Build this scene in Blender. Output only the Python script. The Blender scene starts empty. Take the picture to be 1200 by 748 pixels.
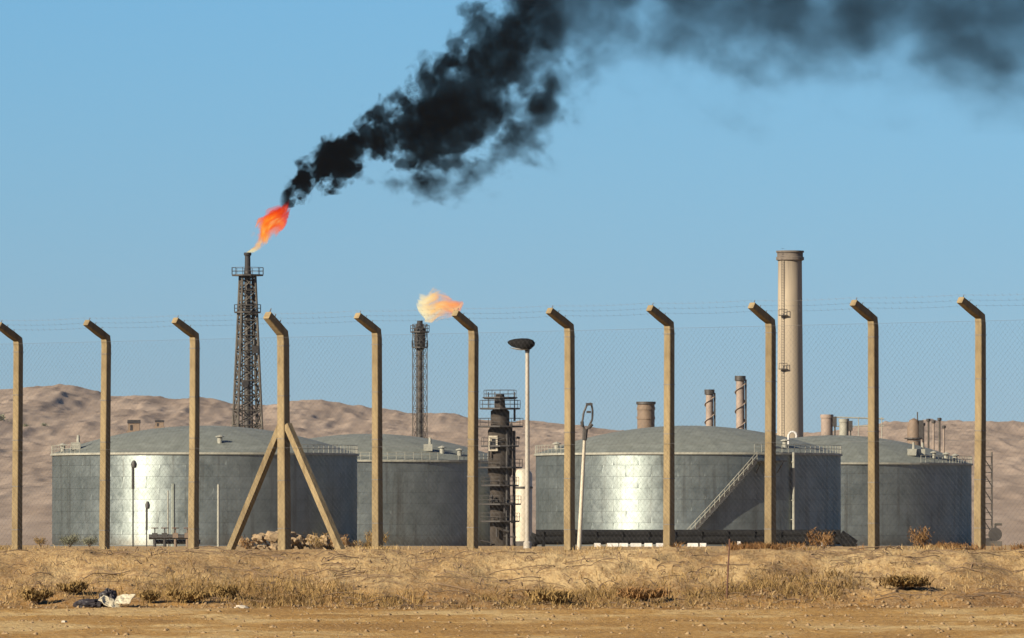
import bpy, math, random
import numpy as np
from mathutils import Vector, Matrix

S = bpy.context.scene
C = S.collection
R = math.radians

# ------------------------------------------------------------------ camera, sky, sun, exposure
EYE = 1.6
F = 600 / math.tan(R(3.5))          # focal length in pixels of the 1200 px wide photograph
HY = 638                            # row of the horizon
cam_d = bpy.data.cameras.new('camera'); cam = bpy.data.objects.new('camera', cam_d); C.objects.link(cam)
cam_d.sensor_width = 36; cam_d.lens = 18 / math.tan(R(3.5))
cam_d.clip_start = 0.5; cam_d.clip_end = 60000
cam.location = (0, 0, EYE)
cam.rotation_euler = (R(90) + math.atan((HY - 374) / F), 0, 0)
S.camera = cam

SUN_EL, SUN_AZ = R(26), R(229)      # azimuth clockwise from +Y
sdir = Vector((math.sin(SUN_AZ) * math.cos(SUN_EL), math.cos(SUN_AZ) * math.cos(SUN_EL), math.sin(SUN_EL)))
W = bpy.data.worlds.new('World'); S.world = W; W.use_nodes = True
wn = W.node_tree.nodes; wl = W.node_tree.links
bg = wn['Background']; bg.inputs['Strength'].default_value = 0.052
sky = wn.new('ShaderNodeTexSky'); sky.sky_type = 'NISHITA'; sky.sun_disc = False
sky.sun_elevation = SUN_EL; sky.sun_rotation = SUN_AZ
sky.altitude = 300; sky.air_density = 1.0; sky.dust_density = 0.1; sky.ozone_density = 3.0
tint = wn.new('ShaderNodeMix'); tint.data_type = 'RGBA'; tint.blend_type = 'MULTIPLY'; tint.inputs[0].default_value = 1.0
# the clear sky grades from a duller blue at the horizon to cyan blue a few degrees up, and stays so above
tcw = wn.new('ShaderNodeTexCoord'); sxw = wn.new('ShaderNodeSeparateXYZ'); mrw = wn.new('ShaderNodeMapRange'); mxw = wn.new('ShaderNodeMix'); mxw.data_type = 'RGBA'
mrw.interpolation_type = 'SMOOTHSTEP'; mrw.inputs['From Min'].default_value = 0.0; mrw.inputs['From Max'].default_value = 0.08
mxw.inputs[6].default_value = (0.35, 0.515, 0.865, 1); mxw.inputs[7].default_value = (0.347, 0.607, 0.885, 1)
wl.new(tcw.outputs['Generated'], sxw.inputs[0]); wl.new(sxw.outputs[2], mrw.inputs[0]); wl.new(mrw.outputs[0], mxw.inputs[0]); wl.new(mxw.outputs[2], tint.inputs[7])
wl.new(sky.outputs[0], tint.inputs[6]); wl.new(tint.outputs[2], bg.inputs['Color'])
sun_d = bpy.data.lights.new('sun', 'SUN'); sun = bpy.data.objects.new('sun', sun_d); C.objects.link(sun)
sun_d.energy = 5.0; sun_d.angle = R(0.53); sun_d.color = (1.0, 0.87, 0.68)
sun.rotation_euler = sdir.to_track_quat('Z', 'Y').to_euler(); sun.location = (-20, -20, 60)
S.view_settings.view_transform = 'Standard'; S.view_settings.look = 'None'
S.view_settings.exposure = 1.15; S.view_settings.gamma = 1.0
try: S.view_settings.use_curve_mapping = False
except Exception: pass
S.render.engine = 'CYCLES'
S.cycles.max_bounces = 6; S.cycles.volume_bounces = 1; S.cycles.transparent_max_bounces = 16
S.cycles.caustics_reflective = False; S.cycles.caustics_refractive = False
S.cycles.volume_max_steps = 512

def P(px, py, D):
    return Vector(((px - 600) * D / F, D, EYE + (HY - py) * D / F))
def gz(px, D, z): return Vector(((px - 600) * D / F, D, z))
GZ = 1.35                           # level of the refinery ground

# ------------------------------------------------------------------ helpers
rng = np.random.default_rng(7); random.seed(7)

def hsh(ix, iy, seed):
    n = (ix.astype(np.int64) * 374761393 + iy.astype(np.int64) * 668265263 + seed * 982451653) & 0xffffffff
    n = ((n ^ (n >> 13)) * 1274126177) & 0xffffffff
    n = n ^ (n >> 16)
    return (n & 0xffff) / 65535.0
def vn(x, y, seed=0):
    x = np.asarray(x, float); y = np.asarray(y, float)
    ix = np.floor(x); iy = np.floor(y); fx = x - ix; fy = y - iy
    fx = fx * fx * fx * (fx * (fx * 6 - 15) + 10); fy = fy * fy * fy * (fy * (fy * 6 - 15) + 10)
    a = hsh(ix, iy, seed); b = hsh(ix + 1, iy, seed); c = hsh(ix, iy + 1, seed); d = hsh(ix + 1, iy + 1, seed)
    return (a * (1 - fx) + b * fx) * (1 - fy) + (c * (1 - fx) + d * fx) * fy
def fbm(x, y, seed=0, o=4, g=0.5):
    s = 0; a = 1; t = 0
    for i in range(o):
        s = s + a * vn(x * 2 ** i + 13.7 * i, y * 2 ** i + 5.1 * i, seed + i); t += a; a *= g
    return s / t
def ridged(x, y, seed=0, o=4, g=0.5):
    s = 0; a = 1; t = 0
    for i in range(o):
        s = s + a * (1 - np.abs(2 * vn(x * 2 ** i + 3.3 * i, y * 2 ** i + 7.9 * i, seed + i) - 1)); t += a; a *= g
    return s / t

class MB:
    def __init__(s): s.v = []; s.f = []
    def add(s, vs, fs):
        o = len(s.v); s.v += [tuple(v) for v in vs]; s.f += [tuple(i + o for i in f) for f in fs]; return s
    def box(s, c, size, rot=None):
        hx, hy, hz = (d / 2 for d in size); c = Vector(c)
        vs = [Vector((x, y, z)) for x in (-hx, hx) for y in (-hy, hy) for z in (-hz, hz)]
        if rot is not None: vs = [rot @ v for v in vs]
        return s.add([v + c for v in vs], [(0,1,3,2),(4,6,7,5),(0,4,5,1),(2,3,7,6),(0,2,6,4),(1,5,7,3)])
    def tube(s, p0, p1, r0, r1=None, n=8, caps=True):
        p0 = Vector(p0); p1 = Vector(p1); r1 = r0 if r1 is None else r1
        q = (p1 - p0).to_track_quat('Z', 'Y')
        vs = []
        for p, r in ((p0, r0), (p1, r1)):
            for k in range(n):
                a = 2 * math.pi * (k + 0.5) / n
                vs.append(p + q @ Vector((r * math.cos(a), r * math.sin(a), 0)))
        fs = [(k, (k + 1) % n, n + (k + 1) % n, n + k) for k in range(n)]
        if caps: fs += [tuple(range(n))[::-1], tuple(range(n, 2 * n))]
        return s.add(vs, fs)
    def path(s, pts, r, n=6):
        for a, b in zip(pts[:-1], pts[1:]): s.tube(a, b, r, r, n)
        return s
    def lathe(s, c, prof, n=24, a0=0, a1=None):
        c = Vector(c); full = a1 is None; a1 = 2 * math.pi + a0 if full else a1
        m = n if full else n + 1
        vs = []
        for r, z in prof:
            for k in range(m):
                a = a0 + (a1 - a0) * k / n
                vs.append(c + Vector((r * math.cos(a), r * math.sin(a), z)))
        fs = []
        for i in range(len(prof) - 1):
            for k in range(n):
                k2 = (k + 1) % m
                fs.append((i * m + k, i * m + k2, (i + 1) * m + k2, (i + 1) * m + k))
        return s.add(vs, fs)
    def mesh(s, name, m, smooth=False):
        me = bpy.data.meshes.new(name); me.from_pydata(s.v, [], s.f); me.update()
        me.materials.append(m)
        if smooth:
            me.polygons.foreach_set('use_smooth', [True] * len(me.polygons))
            try: me.set_sharp_from_angle(angle=R(40))
            except Exception: pass
        return me
    def build(s, name, m, parent=None, smooth=False, loc=None):
        o = bpy.data.objects.new(name, s.mesh(name, m, smooth)); C.objects.link(o)
        if parent: o.parent = parent
        if loc is not None: o.location = loc
        return o

def empty(name, loc=(0, 0, 0), rz=0):
    o = bpy.data.objects.new(name, None); C.objects.link(o); o.location = loc; o.rotation_euler = (0, 0, rz)
    o.empty_display_size = 0.2
    return o
def tag(o, label=None, cat=None, group=None, kind=None):
    if label: o['label'] = label
    if cat: o['category'] = cat
    if group: o['group'] = group
    if kind: o['kind'] = kind
    return o
def nmesh(name, verts, faces, m, smooth=False):
    """fast mesh from numpy verts and equal-sized faces"""
    me = bpy.data.meshes.new(name); k = faces.shape[1]
    me.vertices.add(len(verts)); me.vertices.foreach_set('co', np.ascontiguousarray(verts, dtype=np.float32).ravel())
    me.loops.add(faces.size); me.loops.foreach_set('vertex_index', np.ascontiguousarray(faces, dtype=np.int32).ravel())
    me.polygons.add(len(faces)); me.polygons.foreach_set('loop_start', np.arange(0, faces.size, k, dtype=np.int32))
    me.update(calc_edges=True); me.validate()
    if smooth: me.polygons.foreach_set('use_smooth', np.ones(len(me.polygons), dtype=bool))
    me.materials.append(m)
    return me
def link(name, me, parent=None):
    o = bpy.data.objects.new(name, me); C.objects.link(o)
    if parent: o.parent = parent
    return o
def grid_faces(nr, nc):
    i = np.arange(nr - 1)[:, None] * nc + np.arange(nc - 1)[None, :]
    return np.stack([i, i + 1, i + nc + 1, i + nc], -1).reshape(-1, 4)

# ------------------------------------------------------------------ materials
class NT:
    def __init__(s, m): s.m = m; s.t = m.node_tree; s.n = s.t.nodes; s.l = s.t.links
    def new(s, ty, **kw):
        n = s.n.new(ty)
        for k, v in kw.items(): setattr(n, k, v)
        return n
    def put(s, sock, v):
        if isinstance(v, bpy.types.NodeSocket): s.l.new(v, sock)
        else: sock.default_value = v
    def m2(s, op, a, b=0.0, c=None, clamp=False):
        n = s.new('ShaderNodeMath', operation=op, use_clamp=clamp)
        s.put(n.inputs[0], a); s.put(n.inputs[1], b)
        if c is not None: s.put(n.inputs[2], c)
        return n.outputs[0]
    def mr(s, v, a, b, c=0.0, d=1.0, smooth=False):
        n = s.new('ShaderNodeMapRange', interpolation_type='SMOOTHSTEP' if smooth else 'LINEAR')
        s.put(n.inputs['Value'], v)
        for nm, x in zip(('From Min', 'From Max', 'To Min', 'To Max'), (a, b, c, d)): s.put(n.inputs[nm], x)
        return n.outputs[0]
    def noise(s, vec, scale, detail=3, rough=0.5, dist=0.0):
        n = s.new('ShaderNodeTexNoise'); s.put(n.inputs['Vector'], vec)
        n.inputs['Scale'].default_value = scale; n.inputs['Detail'].default_value = detail
        n.inputs['Roughness'].default_value = rough; n.inputs['Distortion'].default_value = dist
        return n.outputs[0]
    def mix(s, f, a, b, mode='MIX'):
        n = s.new('ShaderNodeMix', data_type='RGBA', blend_type=mode)
        s.put(n.inputs[0], f)
        for i, x in ((6, a), (7, b)):
            if isinstance(x, bpy.types.NodeSocket): s.l.new(x, n.inputs[i])
            else: n.inputs[i].default_value = (*x, 1) if len(x) == 3 else x
        return n.outputs[2]
    def ramp(s, f, stops, interp='LINEAR'):
        n = s.new('ShaderNodeValToRGB'); e = n.color_ramp.elements; n.color_ramp.interpolation = interp
        s.put(n.inputs[0], f)
        while len(e) < len(stops): e.new(0.5)
        for el, (p, c) in zip(e, stops): el.position = p; el.color = (*c, 1)
        return n.outputs[0]
    def fcurve(s, x, pts):
        n = s.new('ShaderNodeFloatCurve'); s.put(n.inputs['Value'], x)
        c = n.mapping.curves[0]
        while len(c.points) < len(pts): c.points.new(0.5, 0.5)
        for q, (a, b) in zip(c.points, pts): q.location = (a, b); q.handle_type = 'AUTO_CLAMPED'
        n.mapping.use_clip = False; n.mapping.update()
        return n.outputs[0]
def newmat(name):
    m = bpy.data.materials.new(name); m.use_nodes = True
    return m, NT(m), m.node_tree.nodes['Principled BSDF']

def mat(name, col, rough=0.7, metal=0.0, var=0.25, scale=1.0, col2=None, bump=0.0, bscale=None, stretch=None, rand=0.0, detail=4, spec=None):
    m, t, b = newmat(name)
    tc = t.new('ShaderNodeTexCoord').outputs['Object']
    if stretch:
        mp = t.new('ShaderNodeMapping'); t.l.new(tc, mp.inputs[0]); mp.inputs['Scale'].default_value = stretch; tc = mp.outputs[0]
    n = t.noise(tc, scale, detail, 0.6)
    f = t.mr(n, 0.3, 0.7)
    d = col2 if col2 else tuple(c * (1 - var) for c in col)
    u = col if col2 else tuple(min(1, c * (1 + var * 0.6)) for c in col)
    c = t.mix(f, d, u)
    if rand:
        oi = t.new('ShaderNodeObjectInfo').outputs['Random']
        g = t.mr(oi, 0, 1, 1 - rand, 1 + rand)
        h = t.new('ShaderNodeHueSaturation'); t.l.new(c, h.inputs['Color']); t.l.new(g, h.inputs['Value']); c = h.outputs[0]
    t.l.new(c, b.inputs['Base Color'])
    b.inputs['Roughness'].default_value = rough; b.inputs['Metallic'].default_value = metal
    if spec is not None: b.inputs['Specular IOR Level'].default_value = spec
    if bump:
        bn = t.new('ShaderNodeBump'); bn.inputs['Strength'].default_value = 1.0; bn.inputs['Distance'].default_value = bump
        t.l.new(t.noise(tc, bscale or scale * 3, 4, 0.6), bn.inputs['Height']); t.l.new(bn.outputs[0], b.inputs['Normal'])
    return m

M = {}
M['concrete'] = mat('post_concrete', (0.25, 0.19, 0.098), 0.9, 0, 0.3, 9, bump=0.006, bscale=30, col2=(0.125, 0.088, 0.04), rand=0.2, stretch=(1, 1, 0.3), detail=6)
M['galv'] = mat('galvanised_wire', (0.10, 0.10, 0.10), 0.8, 0.0)
M['barb'] = mat('barbed_wire', (0.16, 0.15, 0.14), 0.6, 0.4)
M['roof'] = mat('tank_roof', (0.165, 0.18, 0.155), 0.75, 0.0, scale=0.7, col2=(0.10, 0.11, 0.09), detail=7)
M['rim'] = mat('rim_paint', (0.27, 0.265, 0.215), 0.7, 0, 0.25, 0.6)
M['shell'] = mat('tank_shell', (0.10, 0.11, 0.11), 0.7, 0.3)
M['cream'] = mat('cream_paint', (0.46, 0.41, 0.31), 0.6, 0, 0.2, 1.5)
M['capm'] = mat('cap_steel', (0.17, 0.14, 0.11), 0.85, 0, 0.4, 0.6, col2=(0.06, 0.05, 0.042))
M['pole'] = mat('pole_paint', (0.38, 0.35, 0.29), 0.6, 0, 0.25, 0.8, col2=(0.27, 0.24, 0.19))
M['white'] = mat('white_paint', (0.58, 0.565, 0.52), 0.55, 0, 0.15, 1.5)
M['black'] = mat('black_pipe', (0.013, 0.013, 0.013), 0.9, 0, 0.3, 1.0, spec=0.1)
M['steel_dark'] = mat('dark_steel', (0.05, 0.045, 0.04), 0.6, 0.3, 0.3, 0.8)
M['lattice'] = mat('weathered_steel', (0.10, 0.088, 0.07), 0.8, 0.1, 0.3, 0.6, col2=(0.03, 0.026, 0.022))
M['soot'] = mat('soot_black', (0.015, 0.015, 0.017), 0.8, 0, 0.3, 0.8)
M['stack'] = mat('stack_concrete', (0.345, 0.29, 0.21), 0.9, 0, 0.2, 0.55, stretch=(1, 1, 0.08), col2=(0.255, 0.21, 0.15), detail=7, bump=0.03, bscale=0.7)
M['pinkish'] = mat('primer_pink', (0.25, 0.195, 0.155), 0.75, 0, 0.25, 0.7)
M['brown'] = mat('brown_drum', (0.17, 0.12, 0.08), 0.75, 0, 0.3, 0.5)
M['rust'] = mat('rust', (0.11, 0.05, 0.03), 0.85, 0, 0.4, 6)
M['greygreen'] = mat('grey_green_pipe', (0.19, 0.21, 0.175), 0.7, 0, 0.25, 1)
M['glass'] = mat('lamp_glass', (0.30, 0.31, 0.30), 0.2, 0, 0.1)
M['rock'] = mat('rubble_rock', (0.33, 0.24, 0.135), 0.95, 0, 0.3, 4, col2=(0.20, 0.135, 0.07), rand=0.25, bump=0.02, bscale=6)
M['stone'] = mat('pale_stone', (0.50, 0.44, 0.34), 0.9, 0, 0.25, 20, bump=0.005, bscale=60)
M['gravel'] = mat('gravel', (0.32, 0.22, 0.11), 0.95, 0, 0.4, 9, col2=(0.16, 0.10, 0.045))
M['bag'] = mat('dark_bag', (0.022, 0.018, 0.02), 0.6, 0, 0.3, 12, bump=0.01, bscale=18)
M['board'] = mat('cream_sheet', (0.52, 0.47, 0.34), 0.6, 0, 0.25, 8, col2=(0.38, 0.33, 0.22), bump=0.006, bscale=14)
M['twig'] = mat('dry_twig', (0.16, 0.105, 0.06), 0.9, 0, 0.3, 8)

def blade_mat(name, c1, c2, c3):
    m, t, b = newmat(name)
    g = t.new('ShaderNodeNewGeometry')
    f = t.m2('ADD', t.m2('MULTIPLY', g.outputs['Random Per Island'], 0.55), t.m2('MULTIPLY', t.mr(t.noise(g.outputs['Position'], 0.9, 2), 0.3, 0.7), 0.45))
    t.l.new(t.ramp(f, [(0.15, c1), (0.5, c2), (0.85, c3)]), b.inputs['Base Color'])
    b.inputs['Roughness'].default_value = 0.85; b.inputs['Specular IOR Level'].default_value = 0.2
    return m
M['grass'] = blade_mat('straw', (0.16, 0.10, 0.035), (0.31, 0.21, 0.085), (0.44, 0.32, 0.16))
M['shrub'] = blade_mat('dry_leaf', (0.10, 0.06, 0.02), (0.19, 0.12, 0.042), (0.31, 0.205, 0.075))
M['green_shrub'] = blade_mat('pale_leaf', (0.10, 0.105, 0.065), (0.15, 0.155, 0.10), (0.22, 0.215, 0.145))
M['red_shrub'] = blade_mat('russet_leaf', (0.11, 0.052, 0.02), (0.19, 0.10, 0.036), (0.28, 0.16, 0.062))

# tank plates: dull aluminium cladding, each sheet slightly different
ANI = 0.25
def soot_top(m, z0, z1):
    t = NT(m); b = m.node_tree.nodes['Principled BSDF']; src = b.inputs['Base Color'].links[0].from_socket
    tc = t.new('ShaderNodeTexCoord').outputs['Object']; sx = t.new('ShaderNodeSeparateXYZ'); t.l.new(tc, sx.inputs[0])
    mp = t.new('ShaderNodeMapping'); t.l.new(tc, mp.inputs[0]); mp.inputs['Scale'].default_value = (1.2, 1.2, 0.08)
    f = t.mr(t.m2('MULTIPLY_ADD', t.noise(mp.outputs[0], 1.0, 5, 0.6), 14.0, sx.outputs[2]), z0, z1, 0, 0.8)
    c = t.mix(f, src, (0.06, 0.05, 0.042)); t.l.new(c, b.inputs['Base Color'])
soot_top(M['stack'], 51.5, 62)
def plate_mat():
    m, t, b = newmat('aluminium_cladding')
    tc = t.new('ShaderNodeTexCoord').outputs['Object']; ge = t.new('ShaderNodeNewGeometry').outputs['Position']
    oi = t.new('ShaderNodeObjectInfo').outputs['Random']
    n = t.noise(ge, 0.35, 5, 0.65); n2 = t.noise(ge, 1.6, 4, 0.6)
    c = t.ramp(t.m2('ADD', t.m2('MULTIPLY', n, 0.6), t.m2('MULTIPLY', n2, 0.4)), [(0.35, (0.165, 0.195, 0.187)), (0.65, (0.285, 0.325, 0.315))])
    mp = t.new('ShaderNodeMapping'); t.l.new(ge, mp.inputs[0]); mp.inputs['Scale'].default_value = (1, 1, 0.06)
    c = t.mix(t.mr(t.noise(mp.outputs[0], 0.9, 5, 0.65), 0.52, 0.72, 0, 0.6), c, (0.10, 0.095, 0.08))
    sz = t.new('ShaderNodeSeparateXYZ'); t.l.new(ge, sz.inputs[0]); c = t.mix(t.mr(t.m2('MULTIPLY_ADD', n2, 2.0, sz.outputs[2]), 4.2, 2.4, 0, 0.6), c, (0.14, 0.115, 0.08))
    h = t.new('ShaderNodeHueSaturation'); t.l.new(c, h.inputs['Color']); t.l.new(t.mr(oi, 0, 1, 0.95, 1.05), h.inputs['Value'])
    t.l.new(h.outputs[0], b.inputs['Base Color'])
    b.inputs['Metallic'].default_value = 0.72; b.inputs['Anisotropic'].default_value = 0.80; b.inputs['Specular Tint'].default_value = (0.35, 0.36, 0.35, 1); b.inputs['Anisotropic Rotation'].default_value = ANI
    tg = t.new('ShaderNodeTangent', direction_type='RADIAL', axis='Z'); t.l.new(tg.outputs[0], b.inputs['Tangent'])
    t.l.new(t.m2('ADD', t.mr(n2, 0.3, 0.7, 0.44, 0.60), t.m2('MULTIPLY', oi, 0.06)), b.inputs['Roughness'])
    bn = t.new('ShaderNodeBump'); bn.inputs['Strength'].default_value = 1.0; bn.inputs['Distance'].default_value = 0.03
    t.l.new(t.noise(ge, 0.8, 3, 0.5), bn.inputs['Height']); t.l.new(bn.outputs[0], b.inputs['Normal'])
    return m
M['plate'] = plate_mat()

def ground_mat():
    m, t, b = newmat('sandy_soil')
    pos = t.new('ShaderNodeNewGeometry').outputs['Position']
    mp = t.new('ShaderNodeMapping'); t.l.new(pos, mp.inputs[0]); mp.inputs['Scale'].default_value = (1, 0.35, 1)
    n1 = t.noise(mp.outputs[0], 0.8, 5, 0.6); n2 = t.noise(mp.outputs[0], 9, 5, 0.7); n3 = t.noise(mp.outputs[0], 34, 3, 0.6)
    sx = t.new('ShaderNodeSeparateXYZ'); t.l.new(pos, sx.inputs[0])
    base = t.ramp(n1, [(0.34, (0.23, 0.13, 0.043)), (0.5, (0.35, 0.228, 0.094)), (0.66, (0.47, 0.33, 0.152))])
    low = t.ramp(n1, [(0.36, (0.15, 0.065, 0.012)), (0.64, (0.34, 0.18, 0.042))])
    # the lower bank is browner soil: height above the track plus wobble
    hgt = t.m2('ADD', sx.outputs[2], t.m2('MULTIPLY', t.m2('SUBTRACT', n1, 0.5), 0.5))
    near = t.m2('LESS_THAN', sx.outputs[1], 125)
    scuff = None
    for x0, k_, wd in ((3.5, 0.46, 0.30), (2.35, 0.24, 0.16), (-1.2, 0.5, 0.10)):      # damp scuffed runs across the bank
        e_ = t.m2('SUBTRACT', sx.outputs[0], t.m2('MULTIPLY_ADD', t.m2('SUBTRACT', sx.outputs[1], 101.5), k_, x0)); e_ = t.m2('DIVIDE', t.m2('ABSOLUTE', e_), wd)
        e_ = t.mr(t.m2('ADD', t.m2('SUBTRACT', 0.8, e_), t.m2('MULTIPLY', t.m2('SUBTRACT', t.noise(mp.outputs[0], 3.0, 4, 0.7), 0.5), 4.0)), 0.0, 0.8)
        scuff = e_ if scuff is None else t.m2('MAXIMUM', scuff, e_)
    scuff = t.m2('MULTIPLY', t.m2('MULTIPLY', scuff, 0.9), t.mr(sx.outputs[1], 105.5, 104, 0, 1))
    f = t.m2('MULTIPLY', t.mr(hgt, 1.24, 0.93, smooth=True), near)
    c = t.mix(f, base, low)
    c = t.mix(scuff, c, (0.19, 0.105, 0.035))
    c = t.mix(t.mr(n2, 0.46, 0.60, 0, 0.85), c, (0.18, 0.10, 0.038), 'MIX')
    c = t.mix(t.mr(n3, 0.35, 0.65, 0.0, 0.35), c, (0.52, 0.40, 0.23))
    t.l.new(c, b.inputs['Base Color']); b.inputs['Roughness'].default_value = 0.95; b.inputs['Specular IOR Level'].default_value = 0.1
    bn = t.new('ShaderNodeBump'); bn.inputs['Strength'].default_value = 1.0; bn.inputs['Distance'].default_value = 0.028
    t.l.new(t.m2('ADD', n2, t.m2('MULTIPLY', n3, 0.4)), bn.inputs['Height']); t.l.new(bn.outputs[0], b.inputs['Normal'])
    return m
M['ground'] = ground_mat()
def track_mat():
    m, t, b = newmat('track_soil')
    pos = t.new('ShaderNodeNewGeometry').outputs['Position']
    mp = t.new('ShaderNodeMapping'); t.l.new(pos, mp.inputs[0]); mp.inputs['Scale'].default_value = (0.6, 0.22, 1)
    n1 = t.noise(mp.outputs[0], 0.9, 5, 0.6); n2 = t.noise(pos, 9, 5, 0.7)
    c = t.ramp(n1, [(0.36, (0.23, 0.115, 0.022)), (0.5, (0.37, 0.205, 0.05)), (0.60, (0.54, 0.385, 0.17))])
    c = t.mix(t.mr(n2, 0.44, 0.62, 0, 0.75), c, (0.19, 0.09, 0.02))
    c = t.mix(t.mr(t.noise(pos, 26, 3, 0.6), 0.42, 0.66, 0, 0.5), c, (0.56, 0.41, 0.20))
    sy = t.new('ShaderNodeSeparateXYZ'); t.l.new(pos, sy.inputs[0])
    c = t.mix(t.mr(t.m2('MULTIPLY_ADD', n1, 7.0, sy.outputs[1]), 95.5, 98.5, 0, 0.85, smooth=True), c, t.ramp(n2, [(0.35, (0.13, 0.058, 0.012)), (0.65, (0.31, 0.165, 0.042))]))
    t.l.new(c, b.inputs['Base Color']); b.inputs['Roughness'].default_value = 0.95; b.inputs['Specular IOR Level'].default_value = 0.1
    bn = t.new('ShaderNodeBump'); bn.inputs['Strength'].default_value = 1.0; bn.inputs['Distance'].default_value = 0.05
    t.l.new(n2, bn.inputs['Height']); t.l.new(bn.outputs[0], b.inputs['Normal'])
    return m
M['track'] = track_mat()
def hill_mat():
    m, t, b = newmat('hazy_bare_hill')
    pos = t.new('ShaderNodeNewGeometry').outputs['Position']
    mp = t.new('ShaderNodeMapping'); t.l.new(pos, mp.inputs[0]); mp.inputs['Scale'].default_value = (1, 0.25, 1)
    n1 = t.noise(mp.outputs[0], 0.03, 6, 0.6); n2 = t.noise(mp.outputs[0], 0.15, 5, 0.65)
    c = t.ramp(n1, [(0.3, (0.235, 0.182, 0.14)), (0.5, (0.285, 0.225, 0.175)), (0.7, (0.345, 0.275, 0.215))])  # pale, low-contrast soil tones; part of the distance haze is put into them
    c = t.mix(t.mr(n2, 0.5, 0.72, 0, 0.35), c, (0.17, 0.125, 0.10))
    t.l.new(c, b.inputs['Base Color']); b.inputs['Roughness'].default_value = 1.0; b.inputs['Specular IOR Level'].default_value = 0.0
    return m
M['hill'] = hill_mat()

# ------------------------------------------------------------------ ground
PY_, PZ_ = np.array([-3000, -100, 10, 30, 55, 66, 82, 88, 93, 97.0, 98.5, 100.5, 102.2, 103.4, 104.6, 107, 113, 126, 140, 30000]), \
           np.array([0.0, 0.0, 0.0, 0.3, 0.76, 0.86, 0.86, 0.80, 0.86, 0.83, 0.88, 1.15, 1.44, 1.53, 1.52, 1.46, 1.40, 1.36, GZ, GZ])
def ground_h(x, y):
    x = np.asarray(x, float); y = np.asarray(y, float)
    yy = y + np.where((y > 95) & (y < 106), (fbm(x * 0.45, y * 0.1, 3, 3) - 0.5) * 1.6, 0) * np.clip((y - 95) / 2, 0, 1) * np.clip((106 - y) / 2, 0, 1)
    z = np.interp(yy, PY_, PZ_)
    near = np.clip((y - 40) / 20, 0, 1) * np.clip((200 - y) / 60, 0, 1) * np.clip((60 - np.abs(x)) / 20, 0, 1)
    bank = np.exp(-((y - 100.5) / 3.2) ** 2)
    b = (fbm(x * 1.1, y * 0.8, 11, 4, 0.55) - 0.5) * (0.04 + 0.09 * bank) + (fbm(x * 4, y * 1.6, 21, 4, 0.6) - 0.5) * (0.03 + 0.06 * bank)
    # long low windrows along the track
    b = b + (ridged(x * 0.12, y * 0.30, 31, 3) - 0.5) * 0.10 * np.exp(-((y - 84) / 12) ** 2)
    # shallow scuffed hollows on the right half of the bank
    b = b - 0.07 * bank * np.clip(1 - np.abs((x - 3.4) - 0.9 * (y - 101)) / 0.4, 0, 1)
    b = b - 0.07 * bank * np.clip(1 - np.abs((x - 1.9) - 0.6 * (y - 102)) / 0.3, 0, 1)
    return z + b * near
def stations(parts):
    out = []
    for a, b, st in parts: out += list(np.arange(a, b, st))
    return np.array(out)
gx = np.concatenate([[-30000, -8000, -2000, -600, -250, -120, -60, -35, -24], np.arange(-17, -9.5, 0.5), np.arange(-9.5, 9.5, 0.075), np.arange(9.5, 17.1, 0.5), [24, 35, 60, 120, 250, 600, 2000, 8000, 30000]])
gy = np.concatenate([[-3000, -500, -100, -30, 0, 20, 40, 50], np.arange(55, 92, 0.2), np.arange(92, 105.5, 0.075), np.arange(105.5, 122, 0.5), [126, 132, 140, 160, 200, 260, 350, 500, 700, 950, 1300, 1800, 2400, 3200, 4200, 6000, 9000, 14000, 30000]])
X, Y = np.meshgrid(gx, gy)
Z = ground_h(X, Y)
tag(link('ground', nmesh('ground', np.stack([X, Y, Z], -1).reshape(-1, 3), grid_faces(len(gy), len(gx)), M['ground'], True)), 'sandy plain rising in a low bank below the fence', kind='structure')
# dirt track in front of the bank: a sheet that dives under the ground along its ragged edges
tx = np.concatenate([[-400, -120, -40, -20], np.arange(-12, 12.1, 0.15), [20, 40, 120, 400]]); ty = np.arange(57, 99.5, 0.15)
X, Y = np.meshgrid(tx, ty)
edge = 97.2 + (fbm(X * 0.7, X * 0 + 2.2, 41, 5, 0.65) - 0.5) * 5.0 + (fbm(X * 3, Y * 2, 43, 3) - 0.5) * 1.6
dz = np.clip((edge - Y) * 0.06, -0.06, 0.012); dz = np.minimum(dz, np.clip((Y - 58) * 0.05, -0.05, 0.012) - 0.0)
Z = ground_h(X, Y) + dz
tag(link('dirt_track', nmesh('dirt_track', np.stack([X, Y, Z], -1).reshape(-1, 3), grid_faces(len(ty), len(tx)), M['track'], True)), 'orange brown dirt track in front of the bank', kind='structure')

# ------------------------------------------------------------------ hills
crest = np.array([(-700, 452), (-300, 440), (-100, 452), (0, 448), (40, 444), (62, 447), (85, 454), (112, 459), (150, 457), (190, 462), (215, 459), (250, 466), (300, 469), (330, 462), (370, 464), (420, 471), (470, 478), (530, 480), (565, 487), (640, 488), (690, 493), (740, 500), (900, 505), (1000, 500), (1050, 491), (1100, 487), (1150, 488), (1200, 491), (1300, 486), (1600, 495), (2000, 490)])
hx = np.concatenate([np.arange(-900, -320, 8), np.arange(-320, 320, 1.25), np.arange(320, 901, 8)])
hy = np.concatenate([np.arange(2300, 4700, 7), np.arange(4700, 6500, 60)])
X, Y = np.meshgrid(hx, hy)
t_ = np.clip((Y - 2300) / 2250, 0, 1)
ramp_ = t_ ** 1.15
n_ = ridged(X / 95 + 0.3 * fbm(X / 60, Y / 200, 5), Y / 330, 51, 5, 0.52) - 0.5
n2_ = ridged(X / 24, Y / 120, 61, 3, 0.5) - 0.5
H = ramp_ * 85 * (0.9 + 0.08 * n_) + np.clip(t_ * 3, 0, 1) * (n_ * 3.2 + n2_ * 2.4)
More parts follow.
